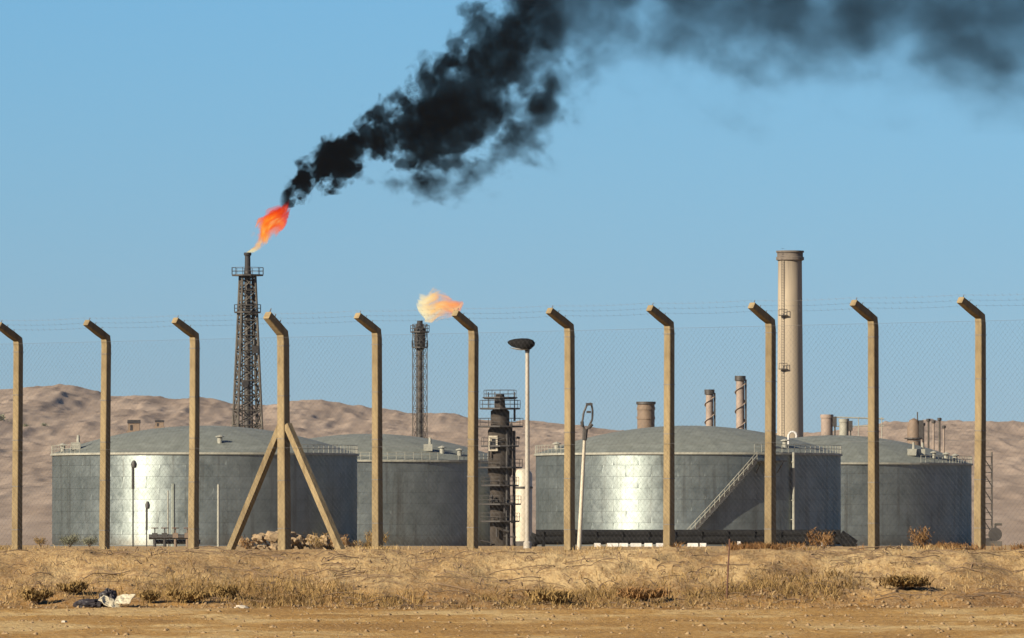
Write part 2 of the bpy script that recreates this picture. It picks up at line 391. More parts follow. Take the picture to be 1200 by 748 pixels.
H = np.where(Y > 4550, H * np.clip(1 - (Y - 4550) / 2500, 0, 1), H)
el = ((H + GZ - EYE) / Y * F)
mx = el.max(0); mx = np.convolve(np.pad(mx, 8, 'edge'), np.ones(17) / 17, 'valid')
want = HY - np.interp(hx * F / 4300 + 600, crest[:, 0], crest[:, 1])
H = H * (1 + (want / np.maximum(mx, 20) - 1)[None, :] * t_ ** 2.5)
H = H + (ridged(X / 11, Y / 50, 71, 3) - 0.5) * 1.9 * np.clip(t_ * 2, 0, 1)
Z = GZ - 3 + np.maximum(H, 0)
tag(link('hills', nmesh('hills', np.stack([X, Y, Z], -1).reshape(-1, 3), grid_faces(len(hy), len(hx)), M['hill'], True)), 'hazy mauve brown eroded hills behind the refinery', kind='structure')
HX, HYY, HZ = hx, hy, Z
def hill_h(x, y):
    return HZ[np.argmin(np.abs(HYY - y)), np.argmin(np.abs(HX - x))]

# ------------------------------------------------------------------ storage tanks
TR, TH, NC, NP = 20.9, 12.5, 8, 36
PH = TH / NC
dA = 2 * math.pi / NP
def plate_mesh(seed):
    r = random.Random(seed); b = MB(); nu, nv = 6, 2
    bul = r.uniform(0.012, 0.03); tw = r.uniform(-0.012, 0.012); tl = r.uniform(-0.012, 0.022); g = 0.003
    vs = []
    for j in range(nv + 1):
        for i in range(nu + 1):
            u = i / nu * 2 - 1; v = j / nv * 2 - 1
            rad = TR + 0.03 + bul * (1 - u * u) * (1 - v * v) + tw * u * v * 0.5 + tl * v * 0.5 * (1 - abs(u) * 0.3)
            a = u * dA / 2 * (1 - g)
            vs.append((rad * math.sin(a), -rad * math.cos(a), PH * 0.5 + v * PH / 2 * 0.985))
    fs = [(j * (nu + 1) + i, j * (nu + 1) + i + 1, (j + 1) * (nu + 1) + i + 1, (j + 1) * (nu + 1) + i) for j in range(nv) for i in range(nu)]
    # rim turned back to the shell
    ring = [(i, 0) for i in range(nu + 1)] + [(nu, j) for j in range(1, nv + 1)] + [(i, nv) for i in range(nu - 1, -1, -1)] + [(0, j) for j in range(nv - 1, 0, -1)]
    o = len(vs); idx = [j * (nu + 1) + i for i, j in ring]
    for k in idx:
        x, y, z = vs[k]; q = (TR - 0.06) / math.hypot(x, y); vs.append((x * q, y * q, z))
    m = len(idx)
    fs += [(idx[k], o + k, o + (k + 1) % m, idx[(k + 1) % m]) for k in range(m)]
    b.add(vs, fs); return b.mesh('plate', M['plate'], True)
PLATES = [plate_mesh(s) for s in range(12)]

def railing(b, r, a0, a1, z, h=1.1, n=12, t=0.05):
    pts = [Vector((r * math.sin(a0 + (a1 - a0) * k / n), -r * math.cos(a0 + (a1 - a0) * k / n), z)) for k in range(n + 1)]
    for p in pts: b.tube(p, p + Vector((0, 0, h)), t, t, 5)
    for hh in (h * 0.55, h):
        for p, q in zip(pts[:-1], pts[1:]): b.tube(p + Vector((0, 0, hh)), q + Vector((0, 0, hh)), t * 0.8, t * 0.8, 5)
def cpt(r, a, z): return Vector((r * math.sin(a), -r * math.cos(a), z))

def tank(px, D, label, rise, seed, rails, stair=None, pipes=(), gauges=(), hatch=()):
    c = gz(px, D, GZ); t = empty('storage_tank', c); tag(t, label, 'storage tank', 'large aluminium clad oil tanks')
    r = random.Random(seed)
    b = MB(); b.lathe((0, 0, 0), [(0, 0), (TR - 0.04, 0), (TR - 0.04, TH), (0, TH)], 72); b.build('shell', M['shell'], t, True)
    for k in range(NC):
        off = (k % 2) * 0.5
        for i in range(-10, 11):
            o = link('plate', PLATES[r.randrange(12)], t); o.location = (0, 0, 0.02 + k * PH); o.rotation_euler = (0, 0, (i + off) * dA)
    # roof cap with shallow radial laps
    b = MB(); Rs = (TR ** 2 + rise ** 2) / (2 * rise); prof = []
    for k in range(15):
        rr = (TR + 0.25) * (1 - k / 14); prof.append((rr, TH + 0.12 + math.sqrt(Rs ** 2 - min(rr, TR) ** 2) - (Rs - rise)))
    n = 72; vs = []
    for rr, z in prof[:-1]:
        for k in range(n): vs.append((rr * math.cos(2 * math.pi * k / n), rr * math.sin(2 * math.pi * k / n), z + (0.035 if k % 4 == 0 else 0)))
    vs.append((0, 0, prof[-1][1])); m = len(prof) - 1
    fs = [(i * n + k, i * n + (k + 1) % n, (i + 1) * n + (k + 1) % n, (i + 1) * n + k) for i in range(m - 1) for k in range(n)]
    fs += [((m - 1) * n + k, (m - 1) * n + (k + 1) % n, len(vs) - 1) for k in range(n)]
    b.add(vs, fs); b.build('roof', M['roof'], t, False)
    b = MB(); b.lathe((0, 0, 0), [(TR, TH - 0.12), (TR + 0.30, TH - 0.12), (TR + 0.30, TH + 0.16), (TR, TH + 0.16), (TR, TH - 0.12)], 72); b.build('rim', M['rim'], t)
    b = MB(); b.lathe((0, 0, 0), [(TR, 0), (TR + 0.35, 0), (TR + 0.35, 0.12), (TR, 0.12)], 72); b.build('base_ring', M['shell'], t)
    for a0, a1, nn in rails:
        b = MB(); railing(b, TR + 0.1, R(a0), R(a1), TH + 0.16, 1.1, nn, 0.045); b.build('handrail', M['rim'], t)
    for a, rr, kind in gauges:
        p = cpt(rr, R(a), 0); z0 = TH + 0.1 + math.sqrt(Rs ** 2 - min(rr, TR) ** 2) - (Rs - rise)
        b = MB()
        if kind == 'gooseneck':
            pts = [p + Vector((0, 0, z0))] + [p + Vector((0.55 - 0.55 * math.cos(q), 0, z0 + 1.2 + 0.55 * math.sin(q))) for q in np.linspace(0, math.pi * 1.15, 9)]
            b.path(pts, 0.16, 8); b.build('roof_vent', M['white'], t, True)
        elif kind == 'box':
            b.box(p + Vector((0, 0, z0 + 0.5)), (1.3, 1.0, 1.0)); b.tube(p + Vector((0.3, 0, z0 + 0.9)), p + Vector((0.3, 0, z0 + 2.0)), 0.25, 0.2, 8); b.build('gauge_hatch', M['rim'], t)
        else:
            b.tube(p + Vector((0, 0, z0 - 0.2)), p + Vector((0, 0, z0 + 0.8)), 0.35, 0.35, 10); b.lathe(p + Vector((0, 0, z0 + 0.8)), [(0.0, 0.35), (0.6, 0.1), (0.6, 0), (0, 0)], 12); b.build('breather_vent', M['rim'], t)
    if stair:
        a0, a1 = R(stair[0]), R(stair[1]); n = 30
        so = TR + 0.14; w = 1.45
        st = empty('spiral_stair'); st.parent = t
        for r_ in (so, so + w):
            b = MB()
            for k in range(n):
                f0, f1 = k / n, (k + 1) / n
                p, q = cpt(r_, a0 + (a1 - a0) * f0, 0.5 + f0 * (TH - 1.7)), cpt(r_, a0 + (a1 - a0) * f1, 0.5 + f1 * (TH - 1.7))
                b.add([p, q, q + Vector((0, 0, 0.62)), p + Vector((0, 0, 0.62))], [(0, 1, 2, 3)])
            b.build('stringer', M['steel_dark'], st)
        b = MB()
        for k in range(n * 2):
            f = (k + 0.5) / (n * 2); a = a0 + (a1 - a0) * f
            b.box(cpt(so + w / 2, a, 0.62 + f * (TH - 1.7)), (0.36, w, 0.06), Matrix.Rotation(a, 3, 'Z'))
        b.build('treads', M['shell'], st)['kind'] = 'stuff'
        b = MB()
        for k in range(0, n + 1, 2):
            f = k / n; p = cpt(so + w, a0 + (a1 - a0) * f, 0.9 + f * (TH - 1.7)); b.tube(p, p + Vector((0, 0, 1.05)), 0.045, 0.045, 5)
            if k < n:
                f2 = (k + 2) / n; q = cpt(so + w, a0 + (a1 - a0) * f2, 0.9 + f2 * (TH - 1.7))
                for hh in (0.55, 1.05): b.tube(p + Vector((0, 0, hh)), q + Vector((0, 0, hh)), 0.05, 0.05, 5)
        b.build('stair_rail', M['rim'], st)
        b = MB()
        ac = a1 + R(4.5)
        for k in range(4):
            aa = a1 + R(3.0) * k
            b.box(cpt(so + w / 2, aa + R(1.5), TH - 1.0), (1.15, w + 0.1, 0.14), Matrix.Rotation(aa + R(1.5), 3, 'Z'))
            b.tube(cpt(so, aa + R(1.5), TH - 2.6), cpt(so + w, aa + R(1.5), TH - 1.1), 0.07, 0.07, 5)
        b.build('landing', M['steel_dark'], st)
    for a, mm, rad in pipes:
        b = MB(); b.tube(cpt(TR + 0.35, R(a), 0), cpt(TR + 0.35, R(a), TH + 0.2), rad, rad, 8)
        for k in range(5): b.box(cpt(TR + 0.2, R(a), 1 + k * 2.6), (0.5, 0.5, 0.1), Matrix.Rotation(R(a), 3, 'Z'))
        b.build('downpipe', M[mm], t, True)
    return t
tank(240, 1150, 'leftmost tank with a bright sun glare on its silver wall, behind the braced post', 3.9, 1, [(-88, -52, 12), (38, 90, 18)], gauges=((-62, 19.5, 'box'), (-74, 20, 'vent'), (9, 17, 'vent')))
tank(432, 1250, 'grey green tank half hidden behind the leftmost tank, under the smaller flare', 4.1, 2, [(-20, 30, 14), (40, 88, 16)], gauges=((32, 17, 'box'), (38, 18, 'vent'), (46, 19, 'vent')))
tank(806.5, 1150, 'silver tank with a stair climbing diagonally across its wall', 3.9, 3, [(24, 90, 22), (-90, -50, 12)], stair=(-2.2, 23.2), pipes=((41, 'rim', 0.2),), gauges=((-68, 19.5, 'vent'), (50, 17.5, 'gooseneck'), (44, 18.5, 'vent'), (35, 19, 'vent')))
tank(979, 1290, 'dark green grey tank at the right end, below the cluster of vertical pipes', 4.4, 4, [(36, 92, 22)], gauges=((38, 18, 'box'), (44, 18, 'box'), (50, 19, 'vent'), (58, 19.5, 'vent'), (64, 20, 'vent')))

# ------------------------------------------------------------------ tall structures
def lattice(b, zs, ws, leg_r, br_r, lat=True):
    """four-legged lattice between levels zs with half widths ws"""
    cs = [(-1, -1), (1, -1), (1, 1), (-1, 1)]
    for k in range(len(zs) - 1):
        for i in range(4):
            x0, y0 = cs[i]; x1, y1 = cs[(i + 1) % 4]
            A = Vector((x0 * ws[k], y0 * ws[k], zs[k])); A2 = Vector((x0 * ws[k + 1], y0 * ws[k + 1], zs[k + 1]))
            B = Vector((x1 * ws[k], y1 * ws[k], zs[k])); B2 = Vector((x1 * ws[k + 1], y1 * ws[k + 1], zs[k + 1]))
            yield A, A2, B, B2
def lattice_parts(t, zs, ws, leg_r, br_r, m):
    lg, br = [MB() for _ in range(4)], MB()
    for n, (A, A2, B, B2) in enumerate(lattice(None, zs, ws, leg_r, br_r)):
        lg[n % 4].tube(A, A2, leg_r, leg_r, 6); br.tube(A, B2, br_r, br_r, 5); br.tube(B, A2, br_r, br_r, 5); br.tube(A2, B2, br_r, br_r, 5)
    for b in lg: b.build('leg', m, t)
    br.build('bracing', m, t)
def deck(t, z, r, m, rail=M['steel_dark'], name='platform', n=12, ri=0):
    b = MB(); b.lathe((0, 0, z), [(ri, 0), (r, 0), (r, 0.22), (ri, 0.22)], n)
    for k in range(n):
        a = 2 * math.pi * k / n; p = Vector((r * math.cos(a), r * math.sin(a), z + 0.2)); a2 = 2 * math.pi * (k + 1) / n
        q = Vector((r * math.cos(a2), r * math.sin(a2), z + 0.2))
        b.tube(p, p + Vector((0, 0, 1.1)), 0.05, 0.05, 4)
        for h in (0.55, 1.1): b.tube(p + Vector((0, 0, h)), q + Vector((0, 0, h)), 0.04, 0.04, 4)
    return b.build(name, m, t)

# the burning flare tower
D1 = 1300; s1 = D1 / F
def zz(py, D): return EYE + (HY - py) * D / F - GZ
t = empty('flare_tower', gz(290, D1, GZ), R(14)); tag(t, 'dark steel lattice tower under the big orange flame and smoke', 'flare tower')
zs = list(np.linspace(0, zz(323, D1), 19)); wt, wb = 18 * s1 / 2, 46 * s1 / 2
ws = [wb + (wt - wb) * z / zs[-1] for z in zs]
lattice_parts(t, zs, [w * 0.86 for w in ws], 0.2, 0.11, M['lattice'])
b = MB(); b.tube((0, 0, 0), (0, 0, zz(318, D1)), 0.55, 0.5, 12); b.tube((0.85, 0.5, 0), (0.85, 0.5, zz(323, D1)), 0.14, 0.14, 6); b.tube((-0.7, 0.6, 0), (-0.7, 0.6, zz(323, D1)), 0.12, 0.12, 6); b.build('riser_pipe', M['steel_dark'], t, True)
b = MB(); b.tube((0, 0, zz(318, D1)), (0, 0, zz(296, D1)), 0.46, 0.42, 12); b.lathe((0, 0, zz(298, D1)), [(0.44, -0.3), (0.6, -0.1), (0.6, 0.25), (0.4, 0.25)], 12); b.build('burner_tip', M['soot'], t, True)
deck(t, zz(323.5, D1), 2.5, M['steel_dark']); deck(t, zz(367, D1), 2.1, M['steel_dark'])
b = MB(); b.box((0.9, -1.6, zz(410, D1)), (0.9, 0.5, 1.2)); b.box((-0.8, -2.0, zz(450, D1)), (0.8, 0.4, 1.0)); b.build('junction_box', M['steel_dark'], t)
b = MB()
for k in range(60): b.box((-0.2, -1.75 - 0.5 * (1 - k / 60), 1 + k * 0.66), (0.5, 0.06, 0.06))
b.build('ladder', M['lattice'], t)['kind'] = 'stuff'

# second, smaller flare
D2 = 1500; s2 = D2 / F
t = empty('flare_stack', gz(492, D2, GZ), R(20)); tag(t, 'slim black pipe mast burning a pale flame, left of the tall column', 'flare stack')
zs = list(np.linspace(0, zz(380, D2), 22)); lattice_parts(t, zs, [1.02] * 22, 0.075, 0.04, M['lattice'])
b = MB(); b.tube((0, 0, 0), (0, 0, zz(400, D2)), 0.55, 0.5, 12); b.build('riser_pipe', M['steel_dark'], t, True)
b = MB(); b.lathe((0, 0, 0), [(0.3, zz(412, D2)), (0.75, zz(410, D2)), (1.0, zz(404, D2)), (1.0, zz(385, D2)), (0.55, zz(383, D2)), (0.5, zz(376, D2)), (0.0, zz(376, D2))], 14); b.build('burner_tip', M['soot'], t, True)
deck(t, zz(390, D2), 1.75, M['steel_dark'], n=10); deck(t, zz(408, D2), 1.5, M['steel_dark'], n=10)

# big concrete chimney
D3 = 1450; s3 = D3 / F
t = empty('chimney', gz(926, D3, GZ)); tag(t, 'tall pale round chimney standing behind the two tanks on the right', 'chimney')
zt = zz(294, D3)
b = MB(); b.lathe((0, 0, 0), [(2.5, 0), (2.28, zz(505, D3)), (2.06, zt - 1.6)], 40); b.build('shaft', M['stack'], t, True)
b = MB(); b.lathe((0, 0, 0), [(2.06, zt - 1.75), (2.42, zt - 1.6), (2.42, zt - 1.1), (2.25, zt - 1.05), (2.25, zt - 0.35), (2.42, zt - 0.3), (2.42, zt), (1.8, zt), (1.8, zt - 2)], 40); b.build('cap', M['capm'], t, True)
b = MB()
for k in range(int(zt / 0.45)): b.box((-1.38 - 0.0 * k, -1.72 - 0.10, 1 + k * 0.45) if False else (-1.32, -1.95, 1 + k * 0.45), (0.5, 0.05, 0.05))
for dx in (-0.25, 0.25): b.tube((-1.32 + dx, -2.2, 0.5), (-1.32 + dx, -1.85, zt - 1.8), 0.04, 0.04, 5)
b.build('ladder', M['steel_dark'], t)['kind'] = 'stuff'
for py in (370, 433):
    b = MB(); z = zz(py, D3); b.box((-1.3, -2.2, z), (1.5, 0.9, 0.15)); 
    for dx in (-0.7, 0, 0.7): b.tube((-1.3 + dx, -2.6, z), (-1.3 + dx, -2.6, z + 1.0), 0.05, 0.05, 5)
    b.tube((-2.0, -2.6, z + 1.0), (-0.6, -2.6, z + 1.0), 0.05, 0.05, 5); b.build('rest_platform', M['steel_dark'], t)

# two slim stacks with helical strakes
def strake_stack(px, py_top, D, rad, label):
    t = empty('slim_stack', gz(px, D, GZ)); tag(t, label, 'stack', 'slim stacks behind the staired tank'); h = zz(py_top, D)
    b = MB(); b.lathe((0, 0, 0), [(rad * 1.1, 0), (rad, h * 0.6), (rad, h - 0.7), (rad * 0.9, h - 0.7), (rad * 0.9, h)], 18); b.build('shaft', M['pinkish'], t, True)
    b = MB()
    for st in range(1):
        pts = []
        for k in range(73):
            a = 2 * math.pi * (st / 3 + k / 24); z = h * 0.62 + (h * 0.34) * k / 72
            pts.append((Vector((rad * math.cos(a), rad * math.sin(a), z)), Vector(((rad + 0.26) * math.cos(a), (rad + 0.26) * math.sin(a), z))))
        for (p, q), (p2, q2) in zip(pts[:-1], pts[1:]): b.add([p, q, q2, p2, p + Vector((0, 0, .08)), q + Vector((0, 0, .08)), q2 + Vector((0, 0, .08)), p2 + Vector((0, 0, .08))], [(0, 1, 2, 3), (7, 6, 5, 4), (1, 5, 6, 2)])
    b.build('strake', M['pinkish'], t)
    b = MB(); b.lathe((0, 0, 0), [(rad, h - 0.9), (rad + 0.25, h - 0.8), (rad + 0.25, h + 0.05), (rad * 0.6, h + 0.05)], 18); b.build('cap', M['steel_dark'], t, True)
    b = MB(); b.box((rad + 0.25, -0.1, h * 0.5), (0.35, 0.5, h * 0.96)); b.build('ladder_cage', M['steel_dark'], t)
strake_stack(831.5, 457, 1500, 0.66, 'shorter of the two slim pinkish stacks above the staired tank roof')
strake_stack(867.5, 441, 1500, 0.74, 'taller of the two slim pinkish stacks, next to the tall chimney')

# brown drum stack
D4 = 1400
t = empty('vent_stack', gz(757, D4, GZ)); tag(t, 'stubby brown drum topped stack showing over the staired tank roof', 'stack'); h = zz(471, D4)
b = MB(); b.lathe((0, 0, 0), [(1.45, 0), (1.45, h)], 24); b.lathe((0, 0, h - 0.3), [(1.45, 0), (0.9, 0.05), (0.0, 0.05)], 24); b.build('shaft', M['brown'], t, True)
for py, ex in ((472.5, 0.18), (479, 0.10), (490, 0.10)):
    b = MB(); z = zz(py, D4); b.lathe((0, 0, z), [(1.44, -0.22), (1.45 + ex, -0.22), (1.45 + ex, 0.22), (1.44, 0.22)], 24); b.build('band', M['steel_dark'] if ex > .15 else M['brown'], t)

# stubby vessels behind the right tank roof
def short_stack(px, py_top, D, rad, m, label, cap=True):
    t = empty('short_stack', gz(px, D, GZ)); tag(t, label, 'stack', 'stubby stacks behind the right tank'); h = zz(py_top, D)
    b = MB(); b.lathe((0, 0, 0), [(rad, 0), (rad, h - 0.6), (rad * 1.12, h - 0.6), (rad * 1.12, h)], 18); b.lathe((0, 0, h - 0.1), [(rad * 1.12, 0), (0, 0)], 18); b.build('shaft', m, t, True)
    b = MB(); b.box((rad + 0.3, -0.4, h - 1.2), (0.7, 0.7, 1.7)); b.tube((rad + 0.3, -0.4, 0), (rad + 0.3, -0.4, h - 1), 0.15, 0.15, 6); b.build('damper_box', M['steel_dark'], t)
short_stack(969, 486, 1420, 1.0, M['pinkish'], 'stubby pink stack with a dark box, just right of the tall chimney')
short_stack(989, 491, 1430, 0.8, M['rim'], 'stubby pale stack second to the right of the tall chimney')
t = empty('pipe_gantry', gz(1002, 1440, GZ)); tag(t, 'thin white pipe gantry peeping over the right tank roof beside the chimney', 'gantry')
b = MB(); zg = zz(489, 1440)
for k in range(5): b.tube((-3.4 + k * 2.0, 0, 0), (-3.4 + k * 2.0, 0, zg), 0.09, 0.09, 6)
b.build('upright', M['rim'], t)
b = MB(); b.tube((-3.6, 0, zg), (5.0, 0, zg - 0.3), 0.12, 0.12, 6); b.tube((-3.6, 0, zg - 1.6), (5.0, 0, zg - 1.5), 0.09, 0.09, 6); b.build('pipe', M['rim'], t)

# cluster of vertical pipes and vessel at far right
D5 = 1420
t = empty('pressure_vessel', gz(1071, D5, GZ)); tag(t, 'rust brown upright vessel with a dark top behind the right tank', 'vessel'); h = zz(490, D5)
b = MB(); b.lathe((0, 0, 0), [(1.15, 0), (1.15, h - 1.5), (0.8, h - 0.4), (0.0, h)], 18); b.build('body', M['brown'], t, True)
b = MB(); b.lathe((0, 0, h - 3.6), [(1.15, 0), (1.6, 0), (1.6, 0.25), (1.15, 0.25)], 14); b.box((1.2, -0.5, h - 2.0), (0.8, 0.8, 3.2)); b.tube((0.6, 0, h - 1), (0.6, 0, h + 1.0), 0.12, 0.12, 6); b.build('fittings', M['steel_dark'], t)
for k, (px, py) in enumerate(((1082, 496), (1088, 491), (1094, 493), (1101, 490), (1106, 499))):
    t = empty('vent_pipe', gz(px, D5 + 5 * k, GZ)); tag(t, ('thin brown vent pipe nearest the rust brown vessel', 'tall thin vent pipe second from the rust brown vessel', 'middle pipe of the five thin vent pipes above the right tank', 'tallest outer vent pipe fourth from the rust brown vessel', 'short vent pipe at the right end of the five thin pipes')[k], 'vent pipe', 'thin vent pipes above the right tank')
    b = MB(); h = zz(py, D5 + 5 * k); b.tube((0, 0, 0), (0, 0, h), 0.2, 0.18, 8); b.build('pipe', M['lattice' if k % 2 else 'pinkish'], t, True)
    b = MB(); b.lathe((0, 0, h - 0.5), [(0.2, 0), (0.36, 0.1), (0.36, 0.5), (0, 0.55)], 10); b.build('cowl', M['steel_dark'], t, True)

# column with ring platforms
D6 = 1200; s6 = D6 / F
t = empty('distillation_column', gz(586, D6, GZ)); tag(t, 'dark column with ring platforms between the white lamp post and the fence', 'column'); h = zz(462, D6)
b = MB(); b.lathe((0, 0, 0), [(1.45, 0), (1.45, zz(560, D6)), (1.75, zz(556, D6)), (1.75, zz(505, D6)), (1.35, zz(500, D6)), (1.35, zz(482, D6)), (0.8, zz(479, D6)), (0.6, h), (0, h)], 24); b.build('body', mat('column_steel', (0.05, 0.042, 0.035), 0.9, 0.0, 0.5, 0.6, spec=0.1), t, True)
for py, r_ in ((468, 2.3), (480, 2.9), (501, 3.3), (524, 2.7), (549, 3.2), (570, 2.7), (592, 3.0), (612, 2.8)):
    deck(t, zz(py, D6), r_, M['steel_dark'], n=12)
b = MB()
for py in (467,): b.lathe((0, 0, zz(py, D6)), [(0.7, 0), (2.5, 0), (2.5, 0.18), (0.7, 0.18)], 12)
for a in (20, 140, 250): b.tube((2.2 * math.cos(R(a)), 2.2 * math.sin(R(a)), zz(480, D6)), (2.2 * math.cos(R(a)), 2.2 * math.sin(R(a)), h + 0.3), 0.08, 0.08, 5)
b.build('top_frame', M['steel_dark'], t)
b = MB(); 
for a, rr in ((300, 2.0), (345, 2.1), (20, 2.1)): b.tube((rr * math.cos(R(a)), rr * math.sin(R(a)), 0), (rr * math.cos(R(a)), rr * math.sin(R(a)), zz(505, D6)), 0.2, 0.2, 7)
b.build('riser_pipe', M['steel_dark'], t)
rk = random.Random(5)
for k in range(22):
    a = rk.uniform(-2.6, 0.6); z = rk.uniform(0.4, zz(490, D6)); L = rk.uniform(0.8, 3.2); rr = rk.uniform(1.6, 2.6)
    b = MB(); p = Vector((rr * math.cos(a), rr * math.sin(a), z)); dv = Vector((0, 0, L)) if k % 2 else Vector((rk.choice((-1, 1)) * L * 0.6, 0, rk.uniform(-.4, .4)))
    b.tube(p, p + dv, 0.09 + 0.1 * rk.random(), None, 7); b.build('branch_pipe', M['steel_dark'], t, True)
b = MB(); b.box((-1.0, -1.9, zz(520, D6)), (1.3, 0.5, 2.2)); b.build('panel', M['cream'], t)
b = MB(); b.box((-0.95, -2.18, zz(520.5, D6)), (0.5, 0.1, 1.5)); b.box((-1.4, -2.18, zz(522, D6)), (0.2, 0.1, 1.2)); b.build('panel_opening', M['soot'], t)

t = empty('white_vessel', gz(613, 1240, GZ)); tag(t, 'white upright vessel glimpsed behind the tall lamp post', 'vessel'); h = zz(549, 1240)
b = MB(); b.lathe((0, 0, 0), [(1.35, 0.6), (1.35, h - 0.8), (0.9, h - 0.2), (0, h)], 24); b.build('body', M['cream'], t, True)
b = MB(); b.lathe((0, 0, 0), [(1.4, 0), (1.4, 0.7)], 16); b.lathe((0, 0, h - 3), [(1.36, 0), (1.45, 0), (1.45, 0.3), (1.36, 0.3)], 24); b.build('skirt', M['steel_dark'], t)

# lamp posts
D7 = 520; s7 = D7 / F
t = empty('lamp_post', gz(618, D7, GZ)); tag(t, 'tall white lamp post with a wide flat dark lamp head', 'lamp post')
h = zz(413, D7); b = MB(); b.tube((0, 0, 0), (0, 0, h), 0.16, 0.125, 14); b.lathe((0, 0, 0), [(0.25, 0), (0.25, 0.35), (0.16, 0.45)], 14); b.build('pole', M['pole'], t, True)
b = MB(); b.tube((0, 0, h - 0.1), (0, 0, h + 0.25), 0.12, 0.18, 10); b.build('bracket', M['steel_dark'], t, True)
def ell_head(L, W_, T, x0):
    b = MB(); n = 20; prof = [(0.0, -0.5), (0.7, -0.48), (0.97, -0.15), (1.0, 0.1), (0.85, 0.36), (0.5, 0.5), (0.0, 0.52)]
    vs = []; fs = []
    for r_, z in prof:
        for k in range(n):
            a = 2 * math.pi * k / n
            x = r_ * math.cos(a); tap = 1 - 0.45 * max(0, -x)
            vs.append((x0 + L * x, W_ * r_ * math.sin(a) * tap, T * z * tap + 0.09 * max(0, -x)))
    m = len(prof)
    fs = [(i * n + k, i * n + (k + 1) % n, (i + 1) * n + (k + 1) % n, (i + 1) * n + k) for i in range(m - 1) for k in range(n)]
    b.add(vs, fs); return b
o = ell_head(0.86, 0.5, 0.68, -0.38).build('lamp_head', M['black'], t, True); o.location = (0, 0, h + 0.52)
o = ell_head(0.6, 0.33, 0.12, -0.5).build('lamp_lens', M['glass'], t, True); o.location = (0, 0, h + 0.19)
# second leaning pole with an open looped bracket
D8 = 400; s8 = D8 / F
t = empty('lamp_post', gz(678.5, D8, GZ)); tag(t, 'thin leaning pole with a dark looped twin bracket at its top', 'lamp post')
top = Vector(((685 - 678.5) * s8, 0, zz(515, D8)))
b = MB(); b.tube((0, 0, 0), top, 0.11, 0.075, 10); b.build('pole', M['cream'], t, True)
q = lambda px, py: Vector(((px - 678.5) * s8, 0.0, zz(py, D8)))
b = MB(); b.path([q(685, 516), q(686, 505), q(682, 497), q(684, 484), q(688, 474), q(693, 473), q(694.5, 482), q(694, 492), q(689, 502), q(686, 507)], 0.05, 7); b.tube(q(685, 516), q(686, 503), 0.12, 0.14, 8); b.tube(q(682.5, 500), q(682, 494), 0.09, 0.09, 8); b.tube(q(694, 497), q(690, 502), 0.09, 0.08, 8); b.build('bracket', M['steel_dark'], t, True)
b = MB(); b.box(q(690.5, 474), (0.32, 0.3, 0.12)); b.box(q(690, 483), (0.22, 0.2, 0.1)); b.build('lamp_head', M['steel_dark'], t)

def small_pole(px, py0, py1, D, rad, m, label, head=None, group='short poles before the leftmost tank', name='short_pole'):
    t = empty(name, gz(px, D, GZ)); tag(t, label, 'pole', group); h = zz(py0, D)
    b = MB(); b.tube((0, 0, 0), (0, 0, h), rad, rad * 0.85, 8); b.build('pole', m, t, True)
    if head:
        b = MB(); b.lathe((0.1, 0, h), [(0, -0.35), (head * 0.8, -0.3), (head, 0.1), (head * 0.5, 0.45), (0, 0.5)], 10); b.tube((0, 0, h - 2.6), (0, 0, h - 0.2), rad * 1.8, rad * 1.8, 8); b.build('lamp_head', M['steel_dark'], t, True)
small_pole(156, 545, 640, 900, 0.09, M['steel_dark'], 'slim dark pole with a small lamp in front of the bright tank wall', 0.33)
small_pole(172, 593, 640, 900, 0.07, M['steel_dark'], 'low dark lamp standard just right of the slim dark pole', 0.27)
small_pole(203, 567, 640, 950, 0.26, M['greygreen'], 'grey green upright pipe left of the second visible fence post gap', name='standing_pipe')
small_pole(256, 568, 640, 950, 0.17, M['rim'], 'cream upright pipe left of the slanting strut', name='standing_pipe')
small_pole(197, 575, 640, 960, 0.10, M['rim'], 'thin pale upright pipe next to the grey green one', name='standing_pipe')

# stair tower and pump by the right tank
D9 = 1240
t = empty('stair_tower', gz(1157, D9, GZ)); tag(t, 'narrow scaffold stair tower at the right flank of the last tank', 'stair tower'); h = zz(530, D9)
b = MB()
for x in (-0.65, 0.65):
    for y in (-0.8, 0.8): b.tube((x, y, 0), (x, y, h), 0.1, 0.1, 5)
b.build('upright', M['lattice'], t)
for k in range(6):
    z = h * (k + 0.7) / 6; b = MB(); b.box((0, 0, z), (1.5, 1.8, 0.12)); b.tube((-0.65, -0.85, z), (0.65, -0.85, z - h / 6 + 0.2), 0.08, 0.08, 5); b.tube((-0.65, -0.8, z + 1), (0.65, -0.8, z + 1), 0.05, 0.05, 5); b.build('landing', M['steel_dark'], t)
t = empty('pump', gz(1166, 1230, GZ)); tag(t, 'dark round pump set at the foot of the stair tower', 'pump')
b = MB(); b.tube((0, -0.5, 1.7), (0, 0.5, 1.7), 1.0, 1.0, 16); b.tube((-1.0, -0.5, 0.6), (-1.0, 0.5, 0.6), 0.6, 0.6, 12); b.build('casing', M['steel_dark'], t, True)
b = MB(); b.box((-0.3, 0, 0.35), (2.6, 1.2, 0.7)); b.build('base', M['lattice'], t)
b = MB(); b.tube((0, 0, 2.4), (0, 0, 3.3), 0.2, 0.2, 8); b.tube((0, 0, 3.2), (1.0, 0, 3.2), 0.2, 0.2, 8); b.build('outlet_pipe', M['lattice'], t)

